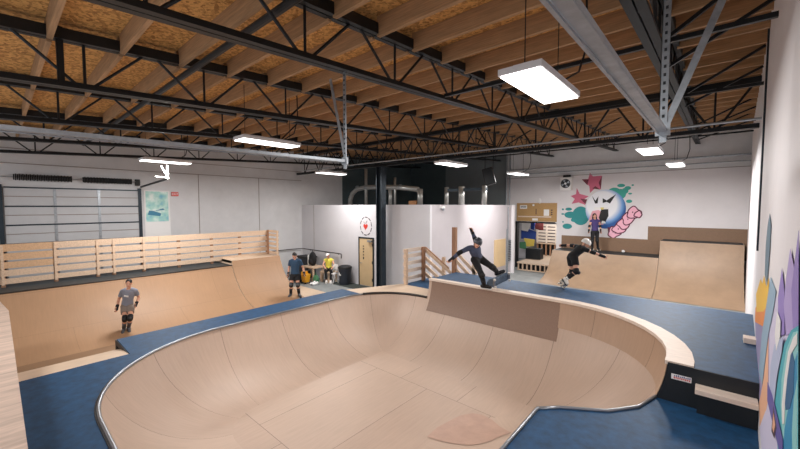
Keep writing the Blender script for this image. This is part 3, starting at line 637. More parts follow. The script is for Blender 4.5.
# ------------------------------------------------------------------ bowl
RB, ZB, D1, D2 = 1.5, .25, 1.2, 1.65
def sdist(z): return math.sqrt(max(0, RB*RB-(RB-(z-ZB))**2))
S1, S2 = sdist(D1), sdist(D2)
def q_low():
    L = []
    L += [(-2.785, 3.89, 0), (-2.785, 3.0, 0), (-2.785, 2.06, 0)]
    for k in range(1, 7): L.append((-2.785, 2.05, -15*k))
    L += [(-3.3, 2.045, -90), (-4.0, 2.045, -90)]
    for k in range(0, 25):
        a = -90-90*k/24; L.append((-4.72+.655*math.cos(math.radians(a)), 2.7+.655*math.sin(math.radians(a)), a))
    L += [(-5.375, 3.4, -180), (-5.375, 4.2, -180), (-5.375, 5.0, -180), (-5.375, 5.52, -180)]
    for k in range(1, 19): L.append((-5.375+.0013*k, 5.53, -180-90*k/18))
    L += [(-5.2, 5.53, -270)]
    return L
def q_up():
    L = [(x, 5.53, 90) for x in (-5.2, -4.6, -4.0, -3.4, -2.8, -2.12)]
    for k in range(1, 11):
        a = 90-9*k; L.append((-2.12+.293*math.cos(math.radians(a)), 5.237+.293*math.sin(math.radians(a)), a))
    L += [(-1.827, 5.07, 0)]
    return L
def q_lobe():
    L = [(-1.827, 5.07, 0), (-1.9, 5.03, -15), (-2.0, 5.05, -30), (-2.2, 5.06, -45), (-2.38, 4.876, -45)]
    for a in (-36, -27, -18, -9):
        L.append((-1.39-S1*math.cos(math.radians(a)), 3.89-S1*math.sin(math.radians(a)), a))
    L.append((-2.785, 3.89, 0))
    return L
def rim(Q, s): return [(x+s*math.cos(math.radians(a)), y+s*math.sin(math.radians(a))) for x, y, a in Q]
bowl = thing('skate_bowl', 'big plywood skate bowl sunk in the blue decks', 'skate bowl', (-4, 4, ZB))
def bowl_grid(Q, z_lo, z_hi, name, m, off=0, rows=14):
    g = MB(); uvs = []; us = 0; pr = None
    for x, y, a in Q:
        p = rim([(x, y, a)], S1)[0]
        if pr: us += math.hypot(p[0]-pr[0], p[1]-pr[1])
        pr = p
        f0 = math.acos(1-(z_lo-ZB)/RB); f1 = math.acos(1-(z_hi-ZB)/RB)
        for r in range(rows+1):
            f = f0+(f1-f0)*r/rows
            s = (RB-off)*math.sin(f); z = ZB+RB-(RB-off)*math.cos(f)
            ca, sa = math.cos(math.radians(a)), math.sin(math.radians(a))
            g.v.append((x+s*ca, y+s*sa, z)); uvs.append((us, RB*f+.02))
    n = rows+1
    for i in range(len(Q)-1):
        for r in range(rows): g.f.append((i*n+r, (i+1)*n+r, (i+1)*n+r+1, i*n+r+1))
    return g.build(name, m, bowl, smooth=True, uvs=uvs, recalc=False)
bowl_grid(q_low(), ZB, D1, 'low_wall', 'bowl_ply')
bowl_grid(q_up(), ZB, D2, 'tall_wall', 'bowl_ply')
bowl_grid(q_lobe(), ZB, D1, 'lobe_wall', 'bowl_ply')
qs = [q for q in q_up() if q[0] <= -2.1]
tag(bowl_grid([(-5.12, 5.53, 90)]+qs[1:-1]+[(-2.1, 5.53, 90)], .93, D2-.005, 'brown_panel', 'masonite', .008, 10), 'dark brown hardboard skin under the coping')
tag(bowl_grid([q for q in q_up() if q[0] >= -2.13], 1.16, D2-.005, 'corner_panel', 'lobe_ply', .008, 8), 'tan band under the coping at the curved end')
g = MB(); ring = [(x, y) for x, y, a in q_low()]+[(x, y) for x, y, a in q_up()[1:]]+[(x, y) for x, y, a in q_lobe()[1:-1]]
rr = []
for p in ring:
    if not rr or math.hypot(p[0]-rr[-1][0], p[1]-rr[-1][1]) > .004: rr.append(p)
g.v = [(x, y, ZB) for x, y in rr]; g.f = [tuple(range(len(rr)))]
fo = g.build('flat_bottom', 'bowl_floor', bowl, uvs=[(x, y) for x, y in rr])
if fo.data.polygons[0].normal.z < 0: fo.data.flip_normals()
m = MB(); nr = len(STAIN); nc = len(STAIN[0]); m.v = [tuple(p) for r in STAIN for p in r]
m.f = [(r*nc+c, r*nc+c+1, (r+1)*nc+c+1, (r+1)*nc+c) for r in range(nr-1) for c in range(nc-1)]
m.build('worn_patch', 'stain', bowl, smooth=True, recalc=False)
# coping pipe along the low rim, plus the darker length across the hip
lowrim = rim(q_low(), S1+.0)
blue = [p for p in lowrim if not (p[1] > 6.15)]
m = MB(); lob = rim(q_lobe(), S1); m.path([(x, y, D1+.006) for x, y in lob[:-1]+blue], .021, 8); m.build('coping', 'coping_metal', bowl, smooth=True)
m = MB(); m.path([(x, y, D1+.012) for x, y in [blue[-1]]+[p for p in lowrim if p[1] > 6.15]], .03, 8); tag(m.build('coping', 'coping_dark', bowl, smooth=True), 'dark length of coping at the bowl corner')
gap = rim(q_low(), S1+.028); m = MB(); m.path([(x, y, D1+.003) for x, y in [p for p in gap if p[1] <= 6.15][1:]], .009, 6); m.build('coping_gap', 'coping_dark', bowl)
# decks
def deck(name, poly, z, th, m, label, cat='deck'):
    g = MB(); g.prism([(x, y, z-th) for x, y in poly], (0, 0, th)); o = g.build(name, m, origin=(sum(p[0] for p in poly)/len(poly), sum(p[1] for p in poly)/len(poly), z-th))
    return tag(o, label, cat)
left_rim = [p for p in lowrim if p[1] <= 6.15]
lr = [(-1.39, 3.89)]+left_rim[1:]
poly = lob[:-1]+lr+[(-7.5, 6.15), (-7.5, 1.28), (-6.61, 1.28), (-6.61, .1), (xw(.1), .1), (xw(5.07), 5.07)]
pp = []
for p in poly:
    if not pp or math.hypot(p[0]-pp[-1][0], p[1]-pp[-1][1]) > .01: pp.append(p)
deck('bowl_deck', pp, D1, .1, 'deck_blue', 'low blue painted deck running round the front and left of the bowl')
hip = [p for p in lowrim if p[1] > 6.15]
deck('hip_deck', [left_rim[-1]]+hip+[(-5.2, 7.7), (-6.7, 7.7), (-6.95, 7.1), (-7.35, 6.17)], D1, .1, 'ramp_pale', 'bare plywood corner deck between the bowl and the slatted railing')
deck('stair_landing', [(-5.2, 7.7), (-5.2, 9.4), (-6.65, 9.4), (-6.65, 7.7)], D1-.005, .1, 'deck_blue', 'small blue landing behind the slatted railing at the stairs')
ud = thing('upper_deck', 'higher blue deck behind the tall side of the bowl, where two skaters ride', 'deck', (-2, 7.6, D1))
urim = rim(q_up(), S2)
o = MB(); o.prism([(x, y, .3) for x, y in urim]+[(xw(5.07), 5.07, .3), (xw(8.25), 8.25, .3), (-5.2, 8.25, .3)], (0, 0, D2-.3)); o.build('platform', 'deck_blue', ud)
out = [(-5.2, 7.13), (-4.6, 7.14), (-4.0, 7.14), (-3.4, 7.15), (-2.8, 7.16), (-2.12, 7.17)]
for k in range(1, 11):
    a = math.radians(90-9*k); out.append((-2.12+(1.79+.14+.09*k/10)*math.cos(a), 5.237+(1.79+.14+.09*k/10)*math.sin(a)))
out.append((-.1, 5.07))
inn = [(x-.0*0, y) for x, y in rim(q_up(), S2-.03)]
m = MB(); n = len(inn)
for zz in (D2-.03, D2+.018): m.v += [(x, y, zz) for x, y in inn]+[(x, y, zz) for x, y in out]
for i in range(n-1):
    m.f += [(i, i+1, n+i+1, n+i), (2*n+i, 2*n+i+1, 3*n+i+1, 3*n+i), (i, i+1, 2*n+i+1, 2*n+i), (n+i, n+i+1, 3*n+i+1, 3*n+i)]
m.f += [(0, n, 3*n, 2*n), (n-1, 2*n-1, 4*n-1, 3*n-1)]
tag(m.build('edge_board', 'pale_board', ud), 'pale wooden edge along the bowl rim')
pr = [(-1.827+sdist(z), 5.055, z) for z in (D1+.002, 1.3, 1.4, 1.5, 1.6, D2-.002)]
m = MB(); m.prism(pr+[(xw(5.05), 5.055, D2-.002), (xw(5.05), 5.055, D1+.002)], (0, .013, 0)); tag(m.build('riser_face', 'deck_black', ud), 'black upright face of the step')
stk = thing('sticker', 'small white sticker with red and blue lettering on the black step face', 'sticker', (-.2, 5.05, 1.5))
MB().bx((-.295, 5.051, 1.475), (-.115, 5.055, 1.535)).build('paper', 'white', stk)
m = MB(); m2 = MB()
for k in range(9):
    x = -.272+k*.017
    m.bx((x, 5.049, 1.484+.004*(k % 2)), (x+.011, 5.051, 1.506)); m2.bx((x+.003, 5.049, 1.51), (x+.012, 5.051, 1.522+.004*(k % 3)))
m.build('red_print', 'sign_red', stk); m2.build('blue_print', 'gear_blue', stk)
t = thing('wooden_step', 'pale wooden step fixed across the black face by the mural wall', 'step', (.15, 4.9, D1))
MB().bx((-.08, 4.88, 1.435), (xw(4.9)-.005, 5.053, 1.49)).build('tread', 'pale_board', t, bevel=.006)
MB().bx((-.06, 4.96, D1), (xw(4.9)-.005, 5.05, 1.435)).build('under_tread_shade', 'deck_black', t)  # black box in place of the shadow under the tread
tag(MB().box((xw(6.5)-.06, 6.52, D2+.035), (.12, .16, .07)).build('wood_block', 'pale_board', origin=(xw(6.5)-.06, 6.52, D2), bevel=.005), 'small pale block on the upper deck against the mural wall', 'block')
# plywood platform the view is taken from
t = thing('plywood_platform', 'raised bare plywood platform at the lower left edge', 'platform', (-4, -.6, 0))
MB().prism([(xw(-1), -1.4, D2-.03), (-10.4, -1.4, D2-.03), (-10.3, -.02, D2-.03), (-9.05, .095, D2-.03), (xw(.1), .095, D2-.03)], (0, 0, .03)).build('top_sheet', 'platform_ply', t)
m = MB(); m.bx((-10.3, -1.35, 0), (-10.25, 0-.06, D2-.03)); m.bx((-9, .04, 0), (xw(0)-.02, .08, D2-.03)); m.build('side_sheet', 'platform_ply', t)

# ------------------------------------------------------------------ left half pipe
def ramp_strip(prof, ya, yb, m, name, parent, along='y'):
    g = MB(); uvs = []; L = 0
    for i, (x, z) in enumerate(prof):
        if i: L += math.hypot(x-prof[i-1][0], z-prof[i-1][1])
        for yy in (ya, yb):
            g.v.append((x, yy, z) if along == 'y' else (yy, x, z)); uvs.append((yy, L))
    g.f = [(2*i, 2*i+1, 2*i+3, 2*i+2) for i in range(len(prof)-1)]
    o = g.build(name, m, parent, smooth=True, uvs=uvs, recalc=False)
    return o
def qp(xf, R, h, sgn, n=16):      # profile from foot xf rising to height h in direction sgn
    f1 = math.acos(1-h/R); return [(xf+sgn*R*math.sin(f1*k/n), R*(1-math.cos(f1*k/n))+.012) for k in range(n+1)]
def solid_ramp(prof, back, ya, yb, m, name, parent, along='y'):
    """solid wedge: curved riding face, closed ends, back and bottom"""
    o = ramp_strip(prof, ya, yb, m, name, parent, along)
    for yy in (ya, yb):
        g = MB(); pts = [(x, z) for x, z in prof]+[(back, prof[-1][1]), (back, 0), (prof[0][0], 0)]
        f = (lambda x, z: (x, yy, z)) if along == 'y' else (lambda x, z: (yy, x, z))
        e = (0, .01 if yy == ya else -.01, 0) if along == 'y' else (.01 if yy == ya else -.01, 0, 0)
        g.prism([f(x, z) for x, z in pts], e); g.build('side_panel', 'ramp_pale', parent)
    return o
t = thing('quarter_pipe', 'long plywood quarter pipe under the slatted fence on the left', 'quarter pipe', (-13, 3, 0))
p = qp(-11.06, 2.2, 1.29, -1); solid_ramp(p, -14.6, -1.5, 5.62, 'ramp_ply', 'riding_face', t)
MB().bx((-14.6, -1.5, 1.2), (p[-1][0], 5.62, 1.302)).build('top_deck', 'deck_teal_black', t)
MB().tube((p[-1][0], -1.5, 1.3), (p[-1][0], 5.62, 1.3), .02).build('coping', 'coping_dark', t)
t = thing('quarter_pipe', 'slightly taller end section of the left quarter pipe, with a pale top', 'quarter pipe', (-13, 6.5, 0))
p = qp(-11.06, 2.2, 1.44, -1); solid_ramp(p, -14.6, 5.63, 7.55, 'ramp_ply', 'riding_face', t)
MB().bx((-14.6, 5.63, 1.36), (p[-1][0], 7.55, 1.452)).build('top_deck', 'ramp_pale', t)
tag(MB().bx((-11.06, -1.5, 0), (-9.45, 8.6, .012)).build('ramp_flat', 'ramp_ply', origin=(-10.3, 3, 0)), 'flat plywood bottom of the left half pipe', 'ramp')
tag(MB().bx((-13.3, 7.56, 0), (-11.06, 8.6, .012)).build('ramp_flat', 'ramp_pale', origin=(-12, 8, 0)), 'plywood sheet on the floor at the end of the quarter pipe', 'ramp')
t = thing('deck_ramp', 'hidden side of the half pipe falling from the blue deck edge', 'ramp', (-8.5, 3, 0))
p = qp(-9.45, 2.2, 1.17, 1); p[-1] = (-7.5, 1.17); ramp_strip(p, 1.29, 6.15, 'ramp_ply', 'riding_face', t)
MB().bx((-7.58, 1.27, 0), (-7.5, 6.15, 1.17)).build('back_panel', 'deck_black', t)
t = thing('roll_in', 'plywood roll-in with rounded lip at the left edge of the blue deck', 'ramp', (-7.5, .6, 0))
lip = [(-6.61, 1.195), (-6.8, 1.175), (-7.0, 1.15), (-7.2, 1.11), (-7.4, 1.06), (-7.6, .99), (-7.8, .88), (-8.1, .68), (-8.5, .4), (-9.0, .15), (-9.5, .012)]
ramp_strip(lip, -1.2, 1.27, 'ramp_pale', 'riding_face', t)
MB().prism([(-7.5, 1.275, 1.1), (-6.61, 1.275, 1.1), (-6.61, 1.275, 1.19), (-7.5, 1.275, 1.19)][:4], (0, -.006, 0)).build('end_board', 'deck_black', t)
m = MB(); m.prism([(x, 1.262, z-.03) for x, z in lip]+[(-9.5, 1.262, 0), (-6.61, 1.262, 0)], (0, .008, 0)); m.build('side_panel', 'deck_black', t)
# fence on the quarter pipe
t = thing('slatted_fence', 'long pale timber fence along the top of the left quarter pipe', 'fence', (-14, 3.5, 1.3))
for k, z in enumerate((1.455, 1.675, 1.885, 2.11, 2.345)):
    h = (.07, .082, .085, .09, .095)[k]
    for q, (ya, yb, m_) in enumerate(((-1.0, 1.05, 'pine_gold' if k > 1 else 'pine'), (1.06, 3.6, 'pine'), (3.61, 7.55, 'pine'))):
        MB().bx((-13.99, ya, z-h+(.01 if q == 1 else 0)), (-13.955, yb, z+h)).build('rail', m_, t)
for y in (.08, 1.09, 2.01, 2.4, 3.18, 4.21, 5.3, 6.35, 7.5):
    z0 = 1.3 if y < 5.6 else 1.452
    MB().bx((-14.07, y-.045, z0), (-13.99, y+.045, 2.43)).build('post', 'pine_red', t)
for y in (.08, 1.09, 2.01, 2.4, 3.18): MB().bx((-13.955, y-.028, 1.36), (-13.935, y+.028, 2.42)).build('batten', 'pine', t)
for z in (1.53, 1.72, 1.9, 2.08, 2.26, 2.41): MB().bx((-13.95, 7.5, z-.05), (-13.15, 7.54, z+.05)).build('end_rail', 'pine', t)
for x in (-13.9, -13.16): MB().bx((x-.04, 7.46, 1.452), (x+.04, 7.5, 2.46)).build('end_post', 'pine_red' if x < -13.5 else 'pine', t)
tag(MB().bx((-14.25, .35, 1.62), (-14.2, 1.0, 1.72)).build('paper_label', 'white', origin=(-14.2, .7, 1.62)), 'white strip behind the fence boards under the garage door', 'strip')

# ------------------------------------------------------------------ railing and stairs by the partition
t = thing('slatted_railing', 'short pale timber railing on the landing left of the stairs', 'railing', (-6.57, 8.1, D1))
for z in (1.35, 1.57, 1.79, 2.0, 2.17): MB().bx((-6.62, 7.66, z-.05), (-6.58, 8.6, z+.05)).build('rail', 'pale_board', t)
for y in (7.7, 8.52): MB().bx((-6.58, y-.05, D1), (-6.5, y+.05, 2.22)).build('post', 'pine_red' if y > 8 else 'pine', t)
t = thing('stairs', 'wooden stairs going down from the landing to the floor', 'stairs', (-5.5, 9, 0))
for k in range(6):
    z = D1-.2*(k+1); MB().bx((-5.2+k*.26-.0, 8.84, z-.04), (-4.9+k*.26, 9.35, z)).build('tread', 'pine', t) if z > .1 else None
for y in (8.82, 9.37): MB().beam((-5.2, y, D1-.15), (-3.75, y, .02), .04, .2, (0, 0, 1)).build('stringer', 'pine', t)
t = thing('stair_rail', 'sloping slatted stair rail starting at the short railing', 'railing', (-6.1, 8.62, D1))
for dz in (0, -.24, -.48, -.72): MB().beam((-6.55, 8.62, 2.12+dz), (-5.62, 8.62, 1.53+dz), .04, .09).build('rail', 'pine', t)
MB().beam((-6.5, 8.58, 2.2), (-5.66, 8.58, 1.66), .03, .04).build('handrail', 'pine_red', t)
MB().bx((-5.95, 8.64, D1-.01), (-5.87, 8.72, 1.95)).build('post', 'pine', t)
t = thing('stair_rail', 'sloping slatted stair rail right of the tall post, behind the skater', 'railing', (-5.2, 8.72, D1))
for dz in (0, -.25, -.5): MB().beam((-5.5, 8.72, 2.12+dz), (-4.85, 8.72, 1.57+dz), .04, .09).build('rail', 'pine', t)
MB().bx((-4.98, 8.7, .0), (-4.88, 8.78, 1.95)).build('post', 'pine', t)
tag(MB().bx((-5.62, 8.66, D1-.004), (-5.5, 8.76, 2.84)).build('timber_post', 'pine_red', origin=(-5.56, 8.7, D1)), 'tall reddish timber post behind the skater', 'post')

# ------------------------------------------------------------------ far quarter pipe, kick boards, mural
t = thing('quarter_pipe', 'wide plywood quarter pipe below the far mural', 'quarter pipe', (-3, 17, 0))
p = qp(15.98, 2.25, 1.29, 1); solid_ramp(p, YW-.02, -5.86, -1.62, 'far_ply', 'riding_face', t, 'x')
MB().bx((-5.86, p[-1][0], 1.22), (-1.62, YW-.02, 1.302)).build('top_deck', 'deck_teal_black', t)
t = thing('quarter_pipe', 'taller quarter pipe section at the right under the far wall', 'quarter pipe', (-.4, 17, 0))
p = qp(15.98, 2.25, 1.99, 1); solid_ramp(p, YW-.02, -1.61, xw(17)-.02, 'far_ply', 'riding_face', t, 'x')
MB().bx((-1.61, p[-1][0], 1.92), (xw(17)-.02, YW-.02, 2.002)).build('top_deck', 'deck_teal_black', t)
tag(MB().bx((-5.86, YW-.018, 1.3), (-2.17, YW, 1.94)).build('kick_board', 'kick_brown', origin=(-4, YW, 1.3)), 'lower brown kick board under the monster mural', 'board')
tag(MB().bx((-2.17, YW-.02, 1.3), (xw(YW), YW, 2.54)).build('kick_board', 'kick_brown', origin=(-.6, YW, 1.3)), 'taller brown kick board at the right of the far wall', 'board')
tag(MB().ell((-3.05, 19.1, 1.36), (.07, .07, .06)).build('ball', 'white', origin=(-3.05, 19.1, 1.3), smooth=True), 'small white ball lying on the far quarter pipe deck', 'ball')

def wall_poly(mb, pts, lay): mb.prism([(x, YW-.003-.002*lay, z) for x, z in pts], (0, .0025, 0)); return mb
def wall_ell(mb, e, lay, n=24): return wall_poly(mb, [(e[0]+e[2]*math.cos(2*math.pi*k/n), e[1]+e[3]*math.sin(2*math.pi*k/n)) for k in range(n)], lay)
t = thing('wall_mural', 'mural of a snarling ball with stars and pink lettering on the far wall', 'mural', (-3.9, YW, 3.3))
m = MB(); [wall_ell(m, e, .12*i) for i, e in enumerate(TEAL)]; m.build('teal_splash', 'm_teal', t)
m = MB(); [wall_ell(m, e, .12*i) for i, e in enumerate(TEAL2)]; m.build('teal_splash', 'm_teal2', t)
wall_poly(MB(), STAR_BIG, 1).build('star', 'm_pink', t); wall_poly(MB(), STAR_SMALL, 1).build('star', 'm_pink', t)
m = MB(); [wall_poly(m, q, 2) for q in STAR_BIG_DARK+STAR_SMALL_DARK]; m.build('star_facet', 'm_dkred', t)
o = wall_ell(MB(), BALL, 3, 40).build('ball_face', 'm_ball', t)
wall_poly(MB(), TONGUE, 4).build('tongue', 'm_tongue', t)
wall_poly(MB(), MOUTH, 5).build('mouth', 'm_black', t)
for q in EYES: wall_poly(MB(), q, 5).build('eye', 'm_black', t)
wall_poly(MB(), TEETH, 6).build('teeth', 'm_white', t)
m = MB(); wall_poly(m, [(-4.1, 3.38), (-3.95, 3.38), (-3.97, 3.28), (-4.08, 3.28)], 7); m.build('tooth', 'm_tooth', t)
m = MB(); wall_poly(m, [(-4.05, 2.6), (-3.85, 2.62), (-3.9, 2.72), (-4.02, 2.74)], 6); m.build('tooth', 'm_white', t)
mo, mf, ms = MB(), MB(), MB()
def blob(cx, cz, rx, rz, i, g):
    L = []
    for k in range(28):
        a = 2*math.pi*k/28; r = 1+.13*math.sin(3*a+1.7*i)+.07*math.sin(5*a+i)
        u = (rx*1.12)*r*math.copysign(abs(math.cos(a))**.8, math.cos(a))+g*math.cos(a); v = (rz*1.12)*r*math.copysign(abs(math.sin(a))**.8, math.sin(a))+g*math.sin(a)
        c, s = math.cos(-.6), math.sin(-.6); L.append((cx+u*c-v*s, cz+u*s+v*c))
    return L
wall_poly(mo, [(-3.78, 2.44), (-3.33, 2.38), (-3.4, 1.97), (-3.72, 2.03)], 5); wall_poly(mf, SERIF, 5.1)
for i, e in enumerate(LETTERS):
    wall_poly(mo, blob(e[0], e[1], e[2], e[3], i, .05), 5.3+.4*i); wall_poly(mf, blob(e[0], e[1], e[2], e[3], i, 0), 5.5+.4*i)
    if i < 5:
        for q in (-1, 1): wall_ell(MB(), (e[0]+q*.045, e[1]+q*.06*(1 if i % 2 else -.4), .022, .04), 5.65+.4*i, 10).build('letter_hole', 'm_maroon', t)
mo.build('letter_outline', 'm_maroon', t); mf.build('letter_fill', 'm_letter', t);
# mural on the right wall
t = thing('wall_mural', 'mural of flames, purple crystals and teal arches on the right wall', 'mural', (xw(4), 4, 1.2))
order = ['backfill', 'mauve', 'peach', 'teal_blade', 'pale_stripe', 'flame_orange', 'flame_yellow', 'spike', 'feather', 'crystal_small', 'crystal_mid', 'crystal_big', 'arch_outer', 'arch_pale', 'arch_blue', 'arch_in', 'arch_dark', 'arch_white', 'haze', 'highlight', 'swoosh', 'drop_dark', 'drop_orange']
NM = dict(backfill='pale_field', mauve='mauve_field', peach='peach_stripe', teal_blade='teal_blade', pale_stripe='pale_stripe', flame_orange='orange_flame', flame_yellow='yellow_flame', spike='blue_spike', feather='slate_feather', crystal_small='crystal', crystal_mid='crystal', crystal_big='crystal', arch_outer='arch_band', arch_pale='arch_band', arch_blue='arch_band', arch_in='arch_band', arch_dark='arch_core', arch_white='arch_highlight', haze='pale_haze', highlight='highlight', swoosh='violet_swoosh', drop_dark='drop_outline', drop_orange='drop')
D = {k: (c, p) for k, c, p in MURAL_R}
for i, k in enumerate(order):
    c, p = D[k]; m = MB(); off = .0012+.0006*i
    m.prism([(xw(y)-off, y, z) for y, z in p], (.001, 0, 0)); m.build(NM[k], c, t)

# plywood sign board, fan heater
t = thing('notice_board', 'plywood board with pinned papers above the far doorway', 'notice board', (-7.2, YW, 2.55))
MB().bx((-8.28, YW-.03, 2.62), (-6.12, YW, 3.61)).build('board', 'cork', t)
MB().bx((-8.2, YW-.06, 2.84), (-6.4, YW-.03, 2.9)).build('ledge', 'pale_board', t)
for x, z, a, h in ((-7.9, 3.4, .4, .2), (-6.65, 3.1, .28, .34), (-7.35, 3.5, .1, .1), (-7.25, 2.72, .3, .12)): MB().bx((x-a/2, YW-.034, z-h/2), (x+a/2, YW-.03, z+h/2)).build('paper', 'white', t)
m = MB()
for k in range(7): m.bx((-8.05+k*.045, YW-.038, 3.36), (-8.025+k*.045, YW-.034, 3.46))
for z in (2.98, 3.08, 3.2): m.bx((-6.42, YW-.034, z), (-6.34, YW-.031, z+.06))
m.bx((-7.22, YW-.034, 3.0), (-7.18, YW-.031, 3.3)); m.build('dark_mark', 'darkbrown', t)
MB().ell((-7.0, YW-.05, 3.72), (.08, .04, .14)).build('lamp_globe', 'white', t, smooth=True)
t = thing('wall_fan', 'square white fan unit high on the far wall left of the stars', 'fan', (-5.63, YW, 4.25))
MB().bx((-5.9, YW-.35, 4.25), (-5.36, YW, 4.9)).build('casing', 'white', t, bevel=.02)
m = MB(); m.tube((-5.63, YW-.36, 4.58), (-5.63, YW-.35, 4.58), .23, n=24); m.build('opening', 'hole_dark', t)
m = MB()
for k in range(4):
    a = k*math.pi/2+.4; m.prism([(-5.63+.05*math.cos(a), YW-.375, 4.58+.05*math.sin(a)), (-5.63+.2*math.cos(a-.35), YW-.37, 4.58+.2*math.sin(a-.35)), (-5.63+.21*math.cos(a+.35), YW-.38, 4.58+.21*math.sin(a+.35))], (0, .006, 0))
m.build('blade', 'galvanised', t)
MB().tube((-5.63, YW-.39, 4.58), (-5.63, YW-.36, 4.58), .055, n=14).build('hub', 'white', t)
m = MB(); m.bx((-5.8, YW-.2, 4.9), (-5.45, YW-.1, 5.02)); m.build('mount', 'steel_dark', t)

# ------------------------------------------------------------------ through the doorway
t = thing('low_platform', 'low open-framed plywood platform filling the far doorway', 'platform', (-7, 19.5, 0))
MB().bx((-7.9, 18.6, .36), (-5.9, 22.6, .44)).build('top_sheet', 'ramp_pale', t)
for k in range(9): MB().bx((-7.86+k*.235, 18.62, 0), (-7.81+k*.235, 18.72, .36)).build('stud', 'pine', t)
MB().bx((-7.9, 18.62, 0), (-5.9, 18.68, .05)).build('sill_plate', 'pine', t)
MB().bx((-7.9, 18.9, 0), (-5.9, 18.92, .35)).build('shade_sheet', 'deck_black', t)  # black sheet stands in for the shade inside the open frame
t = thing('ramp_platform', 'framed platform carrying the slatted railing in the room beyond the doorway', 'platform', (-7.2, 22, .44))
MB().bx((-8.15, 21.95, 1.15), (-5.9, 22.6, 1.22)).build('top_sheet', 'pine', t)
for k in range(9): MB().bx((-8.1+k*.26, 22.0, .44), (-8.02+k*.26, 22.08, 1.15)).build('stud', 'pine_red', t)
MB().bx((-8.1, 22.3, .44), (-5.9, 22.32, 1.15)).build('shade_sheet', 'deck_black', t)  # black sheet as the shade between the studs
t = thing('slatted_railing', 'pale slatted railing standing in the room beyond the far doorway', 'railing', (-7.2, 22, 1.22))
for k in range(6): MB().bx((-8.15, 21.98, 1.27+k*.19), (-5.9, 22.02, 1.4+k*.19)).build('rail', 'pale_board', t)
for x in (-8.05, -7.5, -6.95, -6.4, -6.0): MB().bx((x-.05, 21.93, 1.22), (x+.05, 21.98, 2.36)).build('post', 'pale_board', t)
MB().bx((-8.1, 22.1, 1.22), (-6.0, 22.12, 2.3)).build('shade_sheet', 'darkbrown', t)  # dark sheet in place of the shade behind the slats
t = thing('added_room_light', 'unseen light added to brighten the room beyond the far doorway', 'ceiling lamp', (-7, 20.8, 2.95))  # out of sight, put in to brighten the view through the doorway
MB().bx((-7.5, 20.6, 2.93), (-6.5, 21.0, 3.0)).build('diffuser', 'lamp_face', t)
la = bpy.data.lights.new('lamp_light', 'AREA'); la.shape = 'RECTANGLE'; la.size = 1; la.size_y = .4; la.energy = 45
lo = bpy.data.objects.new('lamp_light', la); COL.objects.link(lo); lo.parent = t; lo.location = (0, 0, -.03)
t = tag(MB().bx((-8.0, 20.0, .44), (-7.15, 20.5, 1.05)).build('storage_chest', 'deck_black', origin=(-7.6, 20.2, .44), bevel=.03), 'black chest standing on the low platform in the doorway', 'chest')
def cloth(pts, y, m, name, label, cat):
    g = MB(); n = len(pts); g.prism([(x, y+.02*math.sin(9*x), z) for x, z in pts], (0, .05, 0)); return tag(g.build(name, m, origin=(pts[0][0], y, pts[0][1]), bevel=.01), label, cat)
cloth([(-8.6, 1.5), (-7.75, 1.45), (-7.7, 1.95), (-8.2, 2.1), (-8.6, 2.0)], 20.8, 'gear_blue', 'hanging_jacket', 'blue jacket hanging inside the far doorway', 'jacket')
cloth([(-8.25, 1.05), (-7.8, 1.1), (-7.75, 1.5), (-8.4, 1.55)], 20.7, 'gear_yellow', 'hanging_flag', 'yellow cloth hanging below the blue jacket in the doorway', 'cloth')
cloth([(-8.55, 2.0), (-8.2, 1.95), (-8.0, 2.45), (-8.55, 2.5)], 20.75, 'white', 'hanging_shirt', 'white shirt at the top left inside the far doorway', 'shirt')
cloth([(-7.75, 2.1), (-7.3, 2.05), (-7.3, 2.5), (-7.85, 2.5)], 20.8, 'gear_red', 'hanging_banner', 'dark red cloth at the top inside the far doorway', 'cloth')
cloth([(-8.0, 2.1), (-7.8, 2.05), (-7.75, 2.5), (-8.0, 2.5)], 20.72, 'gear_blue', 'hanging_banner', 'narrow blue cloth beside the dark red one in the doorway', 'cloth')
cloth([(-8.6, .95), (-8.2, .9), (-8.25, 1.35), (-8.6, 1.3)], 20.6, 'green', 'hanging_bag', 'dark green bag at the left inside the far doorway', 'bag')

# ------------------------------------------------------------------ far left corner furniture
t = thing('bench_table', 'low wooden table with a backpack on it in the far left corner', 'table', (-14.1, 9.75, 0))
MB().bx((-14.38, 9.4, .6), (-13.5, 10.05, .66)).build('table_top', 'pine', t)
for x in (-14.31, -13.57):
    for y in (9.46, 9.98): MB().bx((x-.04, y-.04, 0), (x+.04, y+.04, .6)).build('leg', 'pine', t)
t = thing('bench_table', 'low wooden bench under the seated person in yellow', 'bench', (-12.9, 9.95, 0))
MB().bx((-13.42, 9.7, .42), (-12.78, 10.25, .48)).build('seat', 'pine', t)
for x in (-13.36, -12.84):
    for y in (9.76, 10.19): MB().bx((x-.035, y-.035, 0), (x+.035, y+.035, .42)).build('leg', 'pine', t)
t = thing('backpack', 'black backpack standing on the low wooden table', 'backpack', (-14.0, 9.75, .66))
m = MB(); m.ell((-14.0, 9.75, .98), (.22, .15, .34), n=18, m=12, lo=-.94); m.build('body', 'black_cloth', t, smooth=True)
MB().ell((-14.0, 9.62, .86), (.15, .07, .15), n=14).build('front_pocket', 'black_cloth', t, smooth=True)
MB().path([(-14.04, 9.75, 1.3), (-14.02, 9.75, 1.37), (-13.98, 9.75, 1.37), (-13.96, 9.75, 1.3)], .012).build('handle', 'black', t)
t = thing('water_bottle', 'tall white bottle left of the black backpack', 'bottle', (-14.28, 9.7, .66))
MB().tube((-14.28, 9.7, .66), (-14.28, 9.7, 1.1), .04).tube((-14.28, 9.7, 1.1), (-14.28, 9.7, 1.16), .04, .022).build('flask', 'white', t, smooth=False)
MB().tube((-14.28, 9.7, 1.16), (-14.28, 9.7, 1.21), .025).build('cap', 'coping_metal', t)
